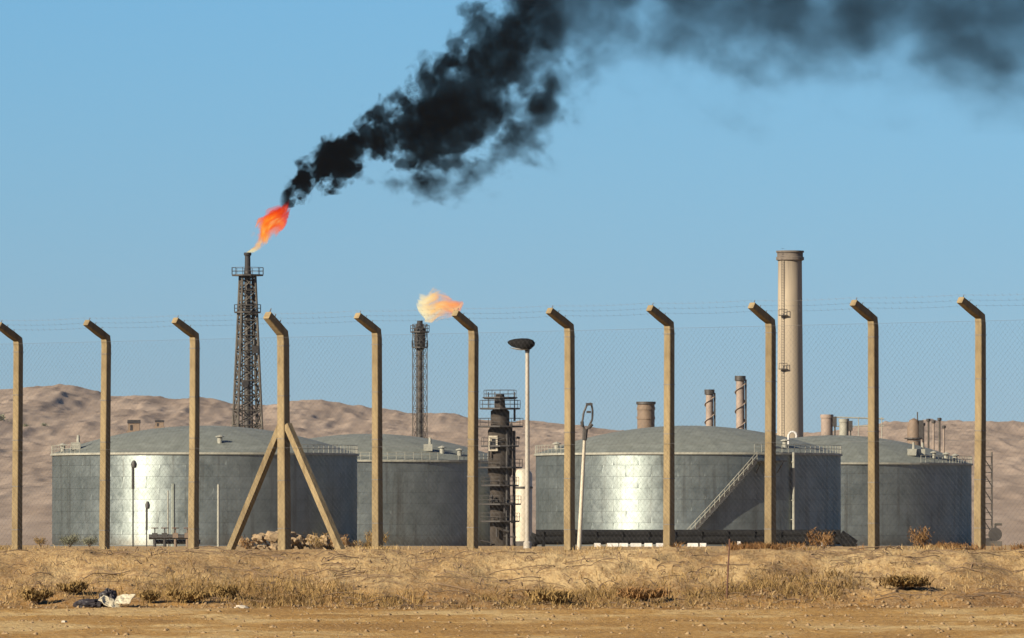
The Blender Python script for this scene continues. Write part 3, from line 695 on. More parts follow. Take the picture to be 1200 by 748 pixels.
# black pipeline in front of the staired tank
DP = 900; sp = DP / F
t = empty('pipeline', gz(812, DP, GZ)); tag(t, 'thick black pipeline on low supports in front of the staired tank', 'pipeline')
xa, xb = (628 - 812) * sp, (985 - 812) * sp
for y, z in ((0, 0.70), (0.15, 1.36), (1.2, 0.80)):
    b = MB(); b.tube((xa, y, z), (xb, y, z), 0.46 if z < 1 else 0.46, None, 14); b.tube((xb, y, z), (xb + 1.6, y, max(-0.2, z - 1.1)), 0.46 if z < 1 else 0.46, None, 14); b.tube((xa, y, z), (xa - 0.7, y, -0.2), 0.46 if z < 1 else 0.46, None, 14); b.build('pipe', M['black'], t, True)
for k in range(12):
    b = MB(); b.box((xa + 0.8 + k * (xb - xa - 1.6) / 11, 0.5, 0.22), (0.35, 2.6, 0.5)); b.box((xa + 0.8 + k * (xb - xa - 1.6) / 11, -0.42, 0.9), (0.16, 0.1, 1.6)); b.build('support', M['black'], t)
# white concrete blocks in front of the pipeline
blk = MB().box((0, 0, 0.28), (1.5, 0.6, 0.56)).mesh('block', M['white'])
bx = [(718, 1.6), (731, 1.2), (745, 1.5), (760, 1.1), (775, 1.5), (787, 1.2), (866, 0.45), (900, 0.3), (964, 0.45), (700, 0.9), (812, 1.5), (824, 0.9)]
lab = ['white concrete block first before the fence post at the tank centre', 'second white concrete block left of the pipe supports', 'low white block third along the black pipeline', 'small white block in the middle of the row by the pipeline', 'wide white block left of the staired tank fence post', 'white block touching the view of the post left of the stair', 'small white bollard stump under the stair landing', 'tiny white stump beside the post that crosses the landing', 'small white stump at the dark right part of the pipeline', 'leftmost short white block near the leaning pole', 'white block below the foot of the stair', 'short white block right of the stair foot']
for (px, w), l in zip(bx, lab):
    o = link('concrete_block', blk); o.location = gz(px, DP - 12, GZ); o.scale = (w / 1.5 * 0.75, 1, (1.1 if w < 0.5 else 0.75) * 0.9); o.rotation_euler = (0, 0, random.uniform(-0.15, 0.15)); tag(o, l, 'concrete block', 'white blocks along the pipeline')

# valve manifold by the leftmost tank
t = empty('valve_manifold', gz(200, 850, GZ)); tag(t, 'dark rusty valve manifold low in front of the bright tank', 'valve manifold')
b = MB(); b.tube((-2.2, 0, 1.0), (2.4, 0, 1.0), 0.26, 0.26, 10); b.tube((-1.8, 0.6, 0.5), (3.0, 0.6, 0.5), 0.22, 0.22, 10); b.build('pipe', M['steel_dark'], t, True)
for x in (-1.6, -0.6, 0.5, 1.7):
    v = MB(); v.tube((x, 0, 0), (x, 0, 1.0), 0.16, 0.16, 8); v.box((x, 0, 1.15), (0.55, 0.5, 0.5)); v.tube((x, 0, 1.3), (x, 0, 1.9), 0.07, 0.07, 6); o = v.build('valve', M['steel_dark'] if x < 0 else M['brown'], t)
    w = MB()
    for k in range(12):
        a, a2 = 2 * math.pi * k / 12, 2 * math.pi * (k + 1) / 12
        w.tube((x + .34 * math.cos(a), .34 * math.sin(a), 1.9), (x + .34 * math.cos(a2), .34 * math.sin(a2), 1.9), 0.05, 0.05, 5)
    w.tube((x - .34, 0, 1.9), (x + .34, 0, 1.9), 0.04, 0.04, 4); w.build('hand_wheel', M['rust'], o)
# sheds seen over the leftmost tank roof, on the foot of the hills
def shed(px, py, D, w, h, label):
    p = P(px, py, D); t = empty('hut', p); tag(t, label, 'hut', 'small huts before the hills')
    hh = p.z - GZ
    b = MB(); b.box((0, 0, h / 2), (w, w * 0.8, h)); b.box((0, 0, -hh / 2), (w * 1.2, w, hh)) ; b.build('wall', M['brown'], t)
    b = MB(); b.add([(-w * .56, -w * .45, h), (w * .56, -w * .45, h), (w * .56, w * .45, h), (-w * .56, w * .45, h), (-w * .56, 0, h * 1.45), (w * .56, 0, h * 1.45)], [(0, 1, 5, 4), (2, 3, 4, 5), (0, 4, 3), (1, 2, 5)]); b.build('roof', M['steel_dark'], t)
    b = MB(); b.box((-w * .2, -w * .405, h * .4), (w * .22, 0.06, h * .7)); b.build('door', M['soot'], t)
shed(157, 505, 1500, 2.1, 1.35, 'small brown hut over the left shoulder of the leftmost tank roof')
shed(187, 500, 1520, 1.5, 0.8, 'tiny dark hut right of the small brown hut')

# ------------------------------------------------------------------ fence
i0, i1 = gz(20, 118, 0), gz(1148, 106, 0)
d = (i1 - i0); step = d / 10; fdir = d.normalized(); fn = Vector((fdir.y, -fdir.x, 0))
if fn.y > 0: fn = -fn                       # towards the camera side
ZB, ZT = 4.455, 4.655                         # bend and tip heights
frot = Matrix((fdir, -fn, Vector((0, 0, 1)))).transposed()
def post_meshes(w, seed, over=0.41, up=0.0):
    r = random.Random(seed); hw = w / 2
    rings = [(-0.0, hw * 1.06), (1.0, hw * 1.03), (2.0, hw), (3.0, hw * 0.97)]
    b = MB(); vs = []
    c = hw * 0.14
    def ring(cx, cy, cz, h_, tilt=None):
        out = []
        for x, y in ((-h_ + c, -h_), (h_ - c, -h_), (h_, -h_ + c), (h_, h_ - c), (h_ - c, h_), (-h_ + c, h_), (-h_, h_ - c), (-h_, -h_ + c)):
            v = Vector((x, y, 0))
            if tilt: v = tilt @ v
            out.append(v + Vector((cx, cy, cz)))
        return out
    zb = ZB - GZ - 0.02
    rr = []
    for z, h_ in ((-0.5, hw * 1.08), (0.8, hw * 1.04), (1.8, hw), (zb - 0.06, hw * 0.97)): rr.append(ring(r.uniform(-.003, .003), r.uniform(-.003, .003), z, h_))
    rr.append(ring(0, -hw * 0.25, zb + 0.05, hw * 0.97, Matrix.Rotation(R(28), 3, 'X')))
    def skin(rs):
        b = MB(); vs = [v for q in rs for v in q]; n = 8
        fs = [(i * n + k, i * n + (k + 1) % n, (i + 1) * n + (k + 1) % n, (i + 1) * n + k) for i in range(len(rs) - 1) for k in range(n)]
        fs += [tuple(range(n))[::-1], tuple(range((len(rs) - 1) * n, len(rs) * n))]
        return b.add(vs, fs)
    shaft = skin(rr).mesh('shaft', M['concrete'])
    T = Matrix.Rotation(R(56), 3, 'X'); rs = [ring(0, -hw * 0.25, zb + 0.052, hw * 0.97, Matrix.Rotation(R(28), 3, 'X'))]
    L0 = Vector((0, -over, ZT - ZB + up)); st = Vector((0, -hw * 0.2, zb + 0.05))
    for f in (0.35, 0.7, 1.0): rs.append(ring(*(st + L0 * f), hw * (0.95 - 0.12 * f), T))
    arm = skin(rs).mesh('arm', M['concrete'])
    return shaft, arm, st, L0
std = [post_meshes(0.107, k) for k in range(4)]; big = post_meshes(0.13, 9, 0.31, 0.04)
plabels = ['fence post at the left edge of the picture, its arm partly cut off', 'bent concrete post in front of the left part of the bright tank wall', 'bent concrete post between the glare on the tank and the flare tower', 'thick bent concrete post braced by two slanting struts', 'bent concrete post where the leftmost tank ends, right of the braced post', 'bent concrete post touching the pale flame of the smaller flare', 'bent concrete post between the white lamp post and the leaning pole', 'bent concrete post right of the stubby brown stack, at the foot of the stair', 'bent concrete post just left of the tall chimney', 'bent concrete post right of the tall chimney, before the last tank', 'bent concrete post at the right end of the fence, by the last tank edge']
posts = []
HOOK = MB().tube((0, 0, 0), (0, 0.02, 0.04), 0.006, 0.005, 5).mesh('wire_hook', M['barb'])
TIE = MB().box((0, 0, 0), (0.116, 0.116, 0.008)).mesh('wire_tie', M['barb'])
for i in range(11):
    p = i0 + step * i
    sh, ar, st, L0 = big if i == 3 else std[i % 4]
    t = empty('fence_post', (p.x, p.y, GZ), 0); t.rotation_euler = frot.to_euler(); t.rotation_euler.z += R(5 + random.uniform(-3, 3)); t.rotation_euler.y += R(random.uniform(-0.6, 0.6))
    tag(t, plabels[i], 'fence post', 'bent concrete posts of the fence')
    link('shaft', sh, t); a = link('arm', ar, t)
    # wire ties: small staples round the shaft and hooks on the arm
    for k, z in enumerate((0.5, 1.1, 1.7, 2.3, 2.95)):
        o = link('wire_tie', TIE, t); o.location = (0, 0, z + random.uniform(-.06, .06)); o.scale = (1, 1, 1) if i != 3 else (1.2, 1.2, 1)
    for f in (0.3, 0.62, 0.93):
        o = link('wire_hook', HOOK, t); o.location = st + L0 * f + Vector((0, 0.03, 0.05)); o.scale = (1.5, 1.5, 1.5) if i == 3 else (1, 1, 0.8)
    posts.append(t)
# two raking struts on the thick post
p3 = i0 + step * 3
def strut(sgn, px_b, py_b, label):
    top = Vector((p3.x, p3.y, EYE + (HY - 498) * p3.y / F)) + fdir * sgn * 0.055
    # foot lies on the fence line
    k = abs(((px_b - 600) / F)); 
    best = min(np.arange(0.3, 2.4, 0.01), key=lambda s_: abs((p3.x + fdir.x * sgn * s_) / (p3.y + fdir.y * sgn * s_) * F + 600 - px_b))
    ft = Vector((p3.x, p3.y, 0)) + fdir * sgn * best; ft.z = GZ - 0.15
    dr = (top - ft).normalized(); e1 = fn; e2 = dr.cross(e1).normalized(); hw = 0.044
    b = MB(); vs = []
    for c_ in (ft, top):
        for a_, b_ in ((-1, -1), (1, -1), (1, 1), (-1, 1)): vs.append(c_ + e1 * hw * a_ + e2 * hw * b_)
    base = Vector((ft.x, ft.y, GZ)); b.add([v - base for v in vs], [(0, 1, 5, 4), (1, 2, 6, 5), (2, 3, 7, 6), (3, 0, 4, 7), (3, 2, 1, 0), (4, 5, 6, 7)])
    o = b.build('brace_strut', M['concrete']); o.location = base; tag(o, label, 'strut', 'struts of the braced post')
strut(-1, 259, 645, 'shaded strut leaning from the left against the thick braced post')
strut(1, 411, 645, 'sunlit strut leaning from the right against the thick braced post')

# chain-link mesh
A0 = i0 - step * 1.0; Lf = step.length * 12; z0, z1 = GZ + 0.06, ZB - 0.03
t = empty('chain_link_fence', (A0.x, A0.y, GZ)); tag(t, 'fine wire mesh hung between the bent concrete posts', 'wire fence')
off = fn * 0.075
def on(s_, z): return fdir * s_ + off + Vector((0, 0, z - GZ))
b = MB(); pitch = 0.078; Hh = z1 - z0; s_ = -Hh
while s_ < Lf:
    for up in (True, False):
        a0_, a1_ = max(s_, 0), min(s_ + Hh, Lf)
        if a1_ - a0_ < 0.02: continue
        za, zb_ = (z0 + (a0_ - s_), z0 + (a1_ - s_)) if up else (z1 - (a0_ - s_), z1 - (a1_ - s_))
        b.tube(on(a0_, za), on(a1_, zb_), 0.00075, 0.00075, 3, False)
    s_ += pitch
b.build('wire_mesh', M['galv'], t)['kind'] = 'stuff'
for z in (z1, (z0 + z1) / 2, z0 + 0.05):
    MB().tube(on(0, z), on(Lf, z), 0.0015, 0.0015, 4).build('line_wire', M['galv'], t)
for k, (f, l) in enumerate(((0.3, 'lowest barbed wire strand, close above the fence mesh'), (0.62, 'middle barbed wire strand along the post arms'), (0.93, 'top barbed wire strand along the tips of the post arms'))):
    q = fn * (0.41 * f + 0.02); z = ZB + 0.05 + (ZT - ZB) * f + 0.06
    o_ = empty('barbed_wire', (A0.x + q.x, A0.y + q.y, z)); tag(o_, l, 'barbed wire', 'barbed wire strands on the fence')
    b = MB(); pts = []
    for i in range(13):
        for j in range(6): pts.append(fdir * ((i + j / 6) * step.length - 0) + Vector((0, 0, -0.02 * math.sin(math.pi * j / 6))))
    pts = [p for p in pts if p.length <= Lf + 0.01]
    b.path(pts, 0.0010, 4); b.build('strand', M['barb'], o_)
    b = MB(); s_ = 0.05
    while s_ < Lf:
        c_ = fdir * s_ + Vector((0, 0, -0.012)); b.tube(c_ + Vector((0.012, 0, -0.016)), c_ + Vector((-0.012, 0, 0.016)), 0.0012, 0.0012, 3); s_ += 0.12
    b.build('barb', M['barb'], o_)['kind'] = 'stuff'

# ------------------------------------------------------------------ rubble behind the bank
def rock_mesh(seed, n=7, sq=0.75):
    r = np.random.default_rng(seed); vs = []; b = MB(); nu, nv = 6, 4
    sc = r.uniform(0.6, 1.3, 3)
    for j in range(1, nv):
        for i in range(nu):
            th = math.pi * j / nv; ph = 2 * math.pi * i / nu + r.uniform(-.25, .25); k = r.uniform(0.6, 1.2)
            vs.append((k * math.sin(th) * math.cos(ph) * sc[0], k * math.sin(th) * math.sin(ph) * sc[1], k * math.cos(th) * sq * sc[2]))
    vs += [(0, 0, sq * sc[2] * 0.9), (0, 0, -sq * sc[2] * 0.9)]; T_, B_ = len(vs) - 2, len(vs) - 1
    fs = [(j * nu + i, (j + 1) * nu + i, (j + 1) * nu + (i + 1) % nu, j * nu + (i + 1) % nu) for j in range(nv - 2) for i in range(nu)]
    fs += [(T_, i, (i + 1) % nu) for i in range(nu)] + [(B_, (nv - 2) * nu + (i + 1) % nu, (nv - 2) * nu + i) for i in range(nu)]
    b.add(vs, fs); return b
ROCKS = [rock_mesh(k).mesh('rock', M['rock']) for k in range(8)]
DR = 240; sr = DR / F
t = empty('rubble_pile', gz(345, DR, GZ)); tag(t, 'pile of sandy rubble lumps between the struts of the braced post', 'rubble pile')
for k in range(150):
    px = random.triangular(278, 418, 330); hgt = max(0.05, 0.45 * math.exp(-((px - 320) / 48) ** 2) + 0.30 * math.exp(-((px - 392) / 30) ** 2) )
    zz_ = random.uniform(0, 1) ** 0.6 * hgt; r_ = 0.06 + 0.17 * random.random() ** 2
    o = link('rock', ROCKS[k % 8], t); o.location = ((px - 345) * sr, random.uniform(-0.8, 0.8) * (1.2 - zz_), zz_ + 0.08); o.scale = (r_, r_, r_ * 0.9); o.rotation_euler = (random.uniform(-.6, .6), random.uniform(-.6, .6), random.uniform(0, 6.3))

# ------------------------------------------------------------------ vegetation
def blades(pts, hmin, hmax, wmin, wmax, lean, seed, droop=0.25):
    """bent grass blades: 3 segments -> 2 quads each; pts (n,3)"""
    r = np.random.default_rng(seed); n = len(pts)
    h = r.uniform(hmin, hmax, n)[:, None]; w = r.uniform(wmin, wmax, n)[:, None]
    a = r.uniform(0, 2 * np.pi, n); dirv = np.stack([np.cos(a), np.sin(a), np.zeros(n)], 1)
    wa = r.uniform(-1.0, 1.0, n); side = np.stack([np.cos(wa), np.sin(wa), np.zeros(n)], 1)
    le = r.uniform(0.1, lean, n)[:, None]; up = np.array([[0, 0, 1.0]])
    p1 = pts + up * h * 0.55 + dirv * h * le * 0.4
    p2 = pts + up * h * (1 - droop * le) + dirv * h * le * 1.2
    V = np.stack([pts - side * w / 2, pts + side * w / 2, p1 + side * w * 0.4, p1 - side * w * 0.4, p2 + side * w * 0.1, p2 - side * w * 0.1], 1).reshape(-1, 3)
    i = np.arange(n)[:, None] * 6
    Fc = np.concatenate([i + np.array([[0, 1, 2, 3]]), i + np.array([[3, 2, 4, 5]])], 0)
    return V, Fc
def scatter(n, seed, dens, x0=-9, x1=9, y0=95.5, y1=104.5):
    r = np.random.default_rng(seed); x = r.uniform(x0, x1, n * 6); y = r.uniform(y0, y1, n * 6)
    k = r.uniform(0, 1, n * 6) < dens(x, y); x, y = x[k][:n], y[k][:n]
    return np.stack([x, y, ground_h(x, y) - 0.005], 1)
d1 = lambda x, y: np.clip((fbm(x * 0.9, y * 0.9, 81, 4) - 0.50) * 6, 0.03, 1) * np.where(y < 100.3, 0.7, 0.16) * np.clip((y - 98.0) / 1.6, 0.03, 1)
pts = scatter(8500, 5, d1)
V, Fc = blades(pts, 0.02, 0.10, 0.004, 0.010, 1.5, 6)
tag(link('dry_grass', nmesh('dry_grass', V, Fc, M['grass'])), 'short dry straw coloured grass scattered over the bank', 'dry grass', kind='stuff')
d2 = lambda x, y: np.clip((fbm(x * 1.1 + 4, y * 0.8, 181, 4) - 0.50) * 8, 0, 1) * np.exp(-((y - 99.3) / 1.0) ** 2)
pts = scatter(9000, 15, d2, y0=96.8, y1=101.5)
V, Fc = blades(pts, 0.03, 0.15, 0.004, 0.011, 1.6, 16)
tag(link('low_scrub', nmesh('low_scrub', V, Fc, M['shrub'])), 'olive brown low scrub along the foot of the bank', 'low scrub', kind='stuff')
# curved dead twigs and bramble runners on the bank face
b = MB(); r = random.Random(4)
for k in range(800):
    x = r.uniform(-8, 8); y = r.uniform(98.3, 103.2); z = float(ground_h(x, y)); a = r.uniform(-0.5, 0.5) + (math.pi if r.random() < .5 else 0); L = r.uniform(0.04, 0.12) if k > 270 else r.uniform(0.15, 0.8); cv = r.uniform(-2.2, 2.2); up = r.uniform(0.0, 0.06); p = Vector((x, y, z)); n = 6; rad = r.uniform(0.003, 0.0085)
    prev = p
    for j in range(1, n + 1):
        a += cv / n; p = prev + Vector((math.cos(a) * L / n, math.sin(a) * 0.35 * L / n, 0)); p.z = float(ground_h(p.x, p.y)) + up * math.sin(math.pi * j / n) + 0.01
        b.tube(prev, p, rad, rad * 0.8, 3, False); prev = p
tag(b.build('dead_twigs', M['twig']), 'dark dead twigs and runners lying over the sandy bank', 'dead twigs', kind='stuff')
# low growth along the crest at the right
pts = scatter(2600, 8, lambda x, y: np.clip((fbm(x * 1.3, y * 0.3, 91, 3) - 0.42) * 5, 0, 1), 2.0, 9, 103.2, 104.6)
V, Fc = blades(pts, 0.03, 0.12, 0.006, 0.014, 1.0, 9)
tag(link('crest_weeds', nmesh('crest_weeds', V, Fc, M['red_shrub'])), 'russet weeds along the bank crest at the foot of the right posts', 'weeds', kind='stuff')

pts = scatter(1500, 28, lambda x, y: np.clip((fbm(x * 1.7, y * 0.3, 95, 3) - 0.45) * 5, 0, 1), -9, 9, 103.0, 104.6)
V, Fc = blades(pts, 0.02, 0.09, 0.004, 0.010, 1.2, 29)
tag(link('crest_grass', nmesh('crest_grass', V, Fc, M['grass'])), 'thin straw fringe along the crest of the bank', 'dry grass', kind='stuff')
def shrub(px, py, D, w, h, m, label, seed, n=900, group='dry shrubs on the bank', name='dry_shrub'):
    x = (px - 600) * D / F; z = float(ground_h(x, D)) if D < 130 else GZ
    t = empty(name, (x, D, z)); tag(t, label, 'shrub', group); r = np.random.default_rng(seed)
    b = MB(); tips = []
    for k in range(16):
        a = r.uniform(0, 6.28); L = r.uniform(0.5, 1.0); e = Vector((math.cos(a) * w * 0.5 * L, math.sin(a) * w * 0.4 * L, h * r.uniform(0.55, 1.0))); m_ = e * 0.5 + Vector((r.uniform(-.05, .05) * w, 0, 0.1 * h))
        b.tube((0, 0, -0.02), m_, 0.012 * w, 0.009 * w, 4, False); b.tube(m_, e, 0.009 * w, 0.004 * w, 4, False); tips += [m_, e, (m_ + e) * 0.5]
    b.build('stem', M['twig'], t)
    tp = np.array([list(v) for v in tips]); c_ = tp[r.integers(0, len(tp), n)] + r.normal(0, 1, (n, 3)) * np.array([w * 0.10, w * 0.10, h * 0.12]); c_[:, 2] = np.maximum(c_[:, 2], 0)
    V, Fc = blades(c_, 0.05 * w + 0.008, 0.16 * w + 0.015, 0.006 + 0.01 * w, 0.012 + 0.02 * w, 1.8, seed + 1)
    link('foliage', nmesh('foliage', V, Fc, m), t)
for k, a in enumerate([(48, 98.6, 0.55, 0.26, 'shrub', 'brown shrub on the lower bank above the small white stone at the left'), (88, 99.0, 0.45, 0.24, 'shrub', 'loose dry shrub just left of the dark rubbish bag'), (168, 98.2, 0.32, 0.20, 'shrub', 'dark dry tuft right of the cream sheet'), (228, 98.4, 0.5, 0.18, 'shrub', 'yellowish shrub between the rubbish and the pale stone'), (265, 98.8, 0.45, 0.2, 'shrub', 'olive shrub just above the pale stone on the track edge'), (640, 98.6, 0.7, 0.2, 'shrub', 'wide dry shrub on the lower bank under the white lamp post'), (760, 98.5, 0.6, 0.18, 'red_shrub', 'russet shrub on the lower bank under the brown stubby stack'), (1060, 99.0, 0.6, 0.2, 'shrub', 'tall dry shrub on the bank below the right tank'), ]):
    shrub(a[0] + 6 * (k % 3) - 6, 0, a[1] + 0.35 * ((k * 7) % 5) / 5, a[2] * (0.62 + 0.1 * (k % 4)), a[3] * 0.55, M[a[4]], a[5], 100 + k * 3)
for k, (px, D, w, h, mm, l) in enumerate([(82, 700, 1.7, 0.95, 'green_shrub', 'pale green bush at the left foot of the leftmost tank'), (105, 720, 1.5, 0.8, 'green_shrub', 'lower pale green bush right of the first one at the tank foot'), (48, 690, 1.0, 0.8, 'shrub', 'small dark bush left of the leftmost tank'), (1075, 300, 0.8, 0.7, 'red_shrub', 'brown bush behind the crest in front of the last tank'), (963, 260, 0.8, 0.55, 'red_shrub', 'russet bush at the right end of the black pipeline'), (440, 500, 1.5, 0.9, 'shrub', 'dark bush at the right foot of the leftmost tank')]):
    shrub(px, 0, D, w, h, M[mm], l, 300 + k * 5, 700, 'bushes behind the bank', 'bush')
for k, (px, py, D, w, l) in enumerate([(0, 494, 3500, 5.5, 'dark bush on the hillside at the left edge'), (30, 500, 3450, 3.0, 'dark bush on the hillside right of the one at the left edge'), (52, 500, 3450, 3.2, 'dark bush on the hillside between the first two fence posts')]):
    x = (px - 600) * D / F; ys = np.arange(2600, 4500, 20); y = min(ys, key=lambda v: abs(HY - (hill_h((px - 600) * v / F, v) - EYE) * F / v - py)); x = (px - 600) * y / F
    t = empty('hill_bush', (x, y, hill_h(x, y) - 0.3)); tag(t, l, 'bush', 'bushes on the hillside'); r = np.random.default_rng(k)
    c_ = r.normal(0, 1, (160, 3)) * np.array([w * .22, w * .22, w * .14]) + np.array([0, 0, w * .25]); V, Fc = blades(c_, w * .08, w * .2, w * .05, w * .12, 1.8, k); link('foliage', nmesh('foliage', V, Fc, M['green_shrub']), t)
    MB().tube((0, 0, -0.3), (0, 0, w * .3), 0.12, 0.08, 6).build('stem', M['twig'], t)

for k, (px, D, w, h, l) in enumerate(((292, 236, 0.5, 0.40, 'brown dry bush at the left end of the rubble'), (372, 234, 0.55, 0.50, 'brown dry bush in the rubble left of the sunlit strut'), (398, 232, 0.5, 0.42, 'brown dry bush in the rubble under the sunlit strut'), (428, 236, 0.5, 0.34, 'low brown bush between the sunlit strut and the next post'))):
    shrub(px, 0, D, w, h, M['shrub'] if k % 2 else M['red_shrub'], l, 500 + k * 4, 260, 'dry bushes in the rubble', 'bush')
# ------------------------------------------------------------------ litter and stones in front
def on_ground(px, D, dz=0.0):
    x = (px - 600) * D / F; return Vector((x, D, float(ground_h(x, D)) + dz))
def crumple(seed, sx, sy, sz):
    r = np.random.default_rng(seed); nu, nv = 44, 24; vs = []; b = MB()
    for j in range(nv + 1):
        for i in range(nu):
            th = math.pi * j / nv; ph = 2 * math.pi * i / nu
            u, v = math.cos(ph) * math.sin(th) * 2.3 + seed, math.sin(ph) * math.sin(th) * 2.3 + math.cos(th) * 1.7
            k = 0.62 + 0.8 * float(ridged(np.array(u * 1.3), np.array(v * 1.3), seed, 4, 0.6))
            vs.append((k * sx * math.sin(th) * math.cos(ph), k * sy * math.sin(th) * math.sin(ph), max(-0.02, k * sz * math.cos(th) + sz * 0.4)))
    fs = [(j * nu + i, (j + 1) * nu + i, (j + 1) * nu + (i + 1) % nu, j * nu + (i + 1) % nu) for j in range(nv) for i in range(nu)]
    return b.add(vs, fs)
o = crumple(3, 0.17, 0.15, 0.065).build('rubbish_bag', M['bag'], None, True); o.location = on_ground(107, 97.6); tag(o, 'low crumpled dark rubbish bag at the left of the litter', 'rubbish bag', 'rubbish bags')
o = crumple(8, 0.10, 0.12, 0.11).build('rubbish_bag', M['bag'], None, True); o.location = on_ground(127, 98.0, 0.04); tag(o, 'upright dark rubbish bag behind the cream sheet', 'rubbish bag', 'rubbish bags')
def sheet(pts, th, m, name):
    """crumpled sheet patched between five outline points: a fan grid with small folds"""
    P_ = [Vector(p) for p in pts]; c_ = sum(P_, Vector()) / len(P_); n = 30; k_ = 7; b = MB(); top = [c_]
    out = []
    for e in range(n):
        f = e / n * len(P_); i = int(f) % len(P_); out.append(P_[i].lerp(P_[(i + 1) % len(P_)], f - int(f)))
    nrm = (P_[1] - P_[0]).cross(P_[2] - P_[0]).normalized()
    for q in range(1, k_ + 1):
        for e in range(n):
            v = c_.lerp(out[e], q / k_ * (1 if q < k_ else 0.96 + 0.08 * ((e * 7) % 5) / 5)); v = v + nrm * 0.05 * (float(ridged(np.array(v.x * 9), np.array(v.y * 9 + v.z * 7), 5, 3)) - 0.5); top.append(v)
    m_ = len(top); vs = top + [v - nrm * th for v in top]
    fs = [(0, 1 + e, 1 + (e + 1) % n) for e in range(n)] + [(1 + (q - 1) * n + e, 1 + q * n + e, 1 + q * n + (e + 1) % n, 1 + (q - 1) * n + (e + 1) % n) for q in range(1, k_) for e in range(n)]
    fs += [tuple(m_ + i for i in f[::-1]) for f in list(fs)]
    o = 1 + (k_ - 1) * n; fs += [(o + e, m_ + o + e, m_ + o + (e + 1) % n, o + (e + 1) % n) for e in range(n)]
    b.add(vs, fs); return b
p = on_ground(136, 97.3); t = empty('torn_sheet', p); tag(t, 'bent cream coloured sheet lying in front of the dark rubbish', 'sheet')
q = lambda px, py, dy: Vector(((px - 136) * 97.3 / F, dy, (716 - py) * 97.3 / F))
sheet([q(115, 706, 0.0), q(139, 720, -0.12), q(142, 716, 0.0), q(134, 707, 0.16), q(120, 702, 0.15)], 0.008, M['board'], 's').build('flap', M['board'], t)
sheet([q(134, 710, 0.02), q(152, 712, -0.06), q(158, 700, 0.16), q(148, 701, 0.22), q(137, 702.5, 0.20)], 0.008, M['board'], 's').build('flap', M['board'], t)
for px, D, r_, l in ((55, 97.2, 0.055, 'white stone at the left end of the track edge'), (284, 97.0, 0.07, 'pale stone on the track edge below the struts'), (278, 96.8, 0.04, 'small pale stone touching the bigger pale stone'), (75, 76, 0.035, 'small white stone out on the track at the bottom left')):
    o = rock_mesh(int(px)).build('stone', M['stone']); o.location = on_ground(px, D, r_ * 0.35); o.scale = (r_ * 1.3, r_, r_ * 0.8); tag(o, l, 'stone', 'loose pale stones')
# rusty stake
pb = on_ground(851, 98.8, -0.1); o = MB().tube((0, 0, 0), (0.04, 0.0, 0.80), 0.011, 0.009, 6).build('metal_stake', M['rust']); o.location = pb; tag(o, 'thin rusty metal stake standing upright in the bank', 'stake')
# scattered pebbles: geometry joined as stuff
rr = np.random.default_rng(12); n = 5200
oct_ = np.array([(1, 0, 0), (0, 1, 0), (-1, 0, 0), (0, -1, 0), (0, 0, .8), (0, 0, -.8)]); of = np.array([(0, 1, 4), (1, 2, 4), (2, 3, 4), (3, 0, 4), (1, 0, 5), (2, 1, 5), (3, 2, 5), (0, 3, 5)])
x = rr.uniform(-8, 8, n); y = np.where(rr.uniform(0, 1, n) < 0.55, rr.uniform(94, 100, n), rr.uniform(64, 96, n)); sz = 0.007 + 0.028 * rr.uniform(0, 1, n) ** 3
pz = ground_h(x, y) + 0.012
V = (oct_[None] * rr.uniform(0.6, 1.3, (n, 6, 1))) * sz[:, None, None] + np.stack([x, y, pz], 1)[:, None, :]
tag(link('gravel', nmesh('gravel', V.reshape(-1, 3), (np.arange(n)[:, None, None] * 6 + of[None]).reshape(-1, 3), M['gravel'])), 'loose gravel along the dirt track', 'gravel', kind='stuff')

# ------------------------------------------------------------------ smoke and flames
def vol_mat(name):
    m = bpy.data.materials.new(name); m.use_nodes = True; t = NT(m)
    t.n.remove(t.n['Principled BSDF']); out = t.n['Material Output']
    return m, t, out
def hull(name, cx, prof, D, s, m, ny=20, lump=0.12, depth=1.0):
    """closed lumpy tube through (px, py, r) stations, radius in px, perpendicular to its axis"""
    pts = []
    for a, b_ in zip(prof[:-1], prof[1:]):
        for k in range(4):
            f = k / 4; pts.append(tuple(a[i] + (b_[i] - a[i]) * f for i in range(3)))
    pts.append(prof[-1]); vs = []; n = ny
    for i, (px, py, r_) in enumerate(pts):
        q0, q1 = pts[max(0, i - 1)], pts[min(len(pts) - 1, i + 1)]
        tx_, tz_ = q1[0] - q0[0], -(q1[1] - q0[1]); L = math.hypot(tx_, tz_); nx, nz = -tz_ / L, tx_ / L
        for k in range(n):
            a = 2 * math.pi * k / n; rr_ = r_ * (1 + lump * (float(fbm(np.array(i * 0.55), np.array(math.cos(a) * 1.2 + 9), 5, 2)) - 0.5) * 2)
            u = rr_ * math.cos(a); v = rr_ * math.sin(a) * depth
            c_ = P(px, py, D); vs.append((c_.x + nx * u * s, D + v * s, c_.z + nz * u * s))
    m_ = len(pts)
    b = MB(); fs = [(i * n + k, i * n + (k + 1) % n, (i + 1) * n + (k + 1) % n, (i + 1) * n + k) for i in range(m_ - 1) for k in range(n)]
    fs += [tuple(range(n))[::-1], tuple(range((m_ - 1) * n, m_ * n))]
    b.add(vs, fs); me = b.mesh(name, m, True)
    import bmesh
    bm = bmesh.new(); bm.from_mesh(me); bmesh.ops.recalc_face_normals(bm, faces=bm.faces); bm.to_mesh(me); bm.free()
    return link(name, me)

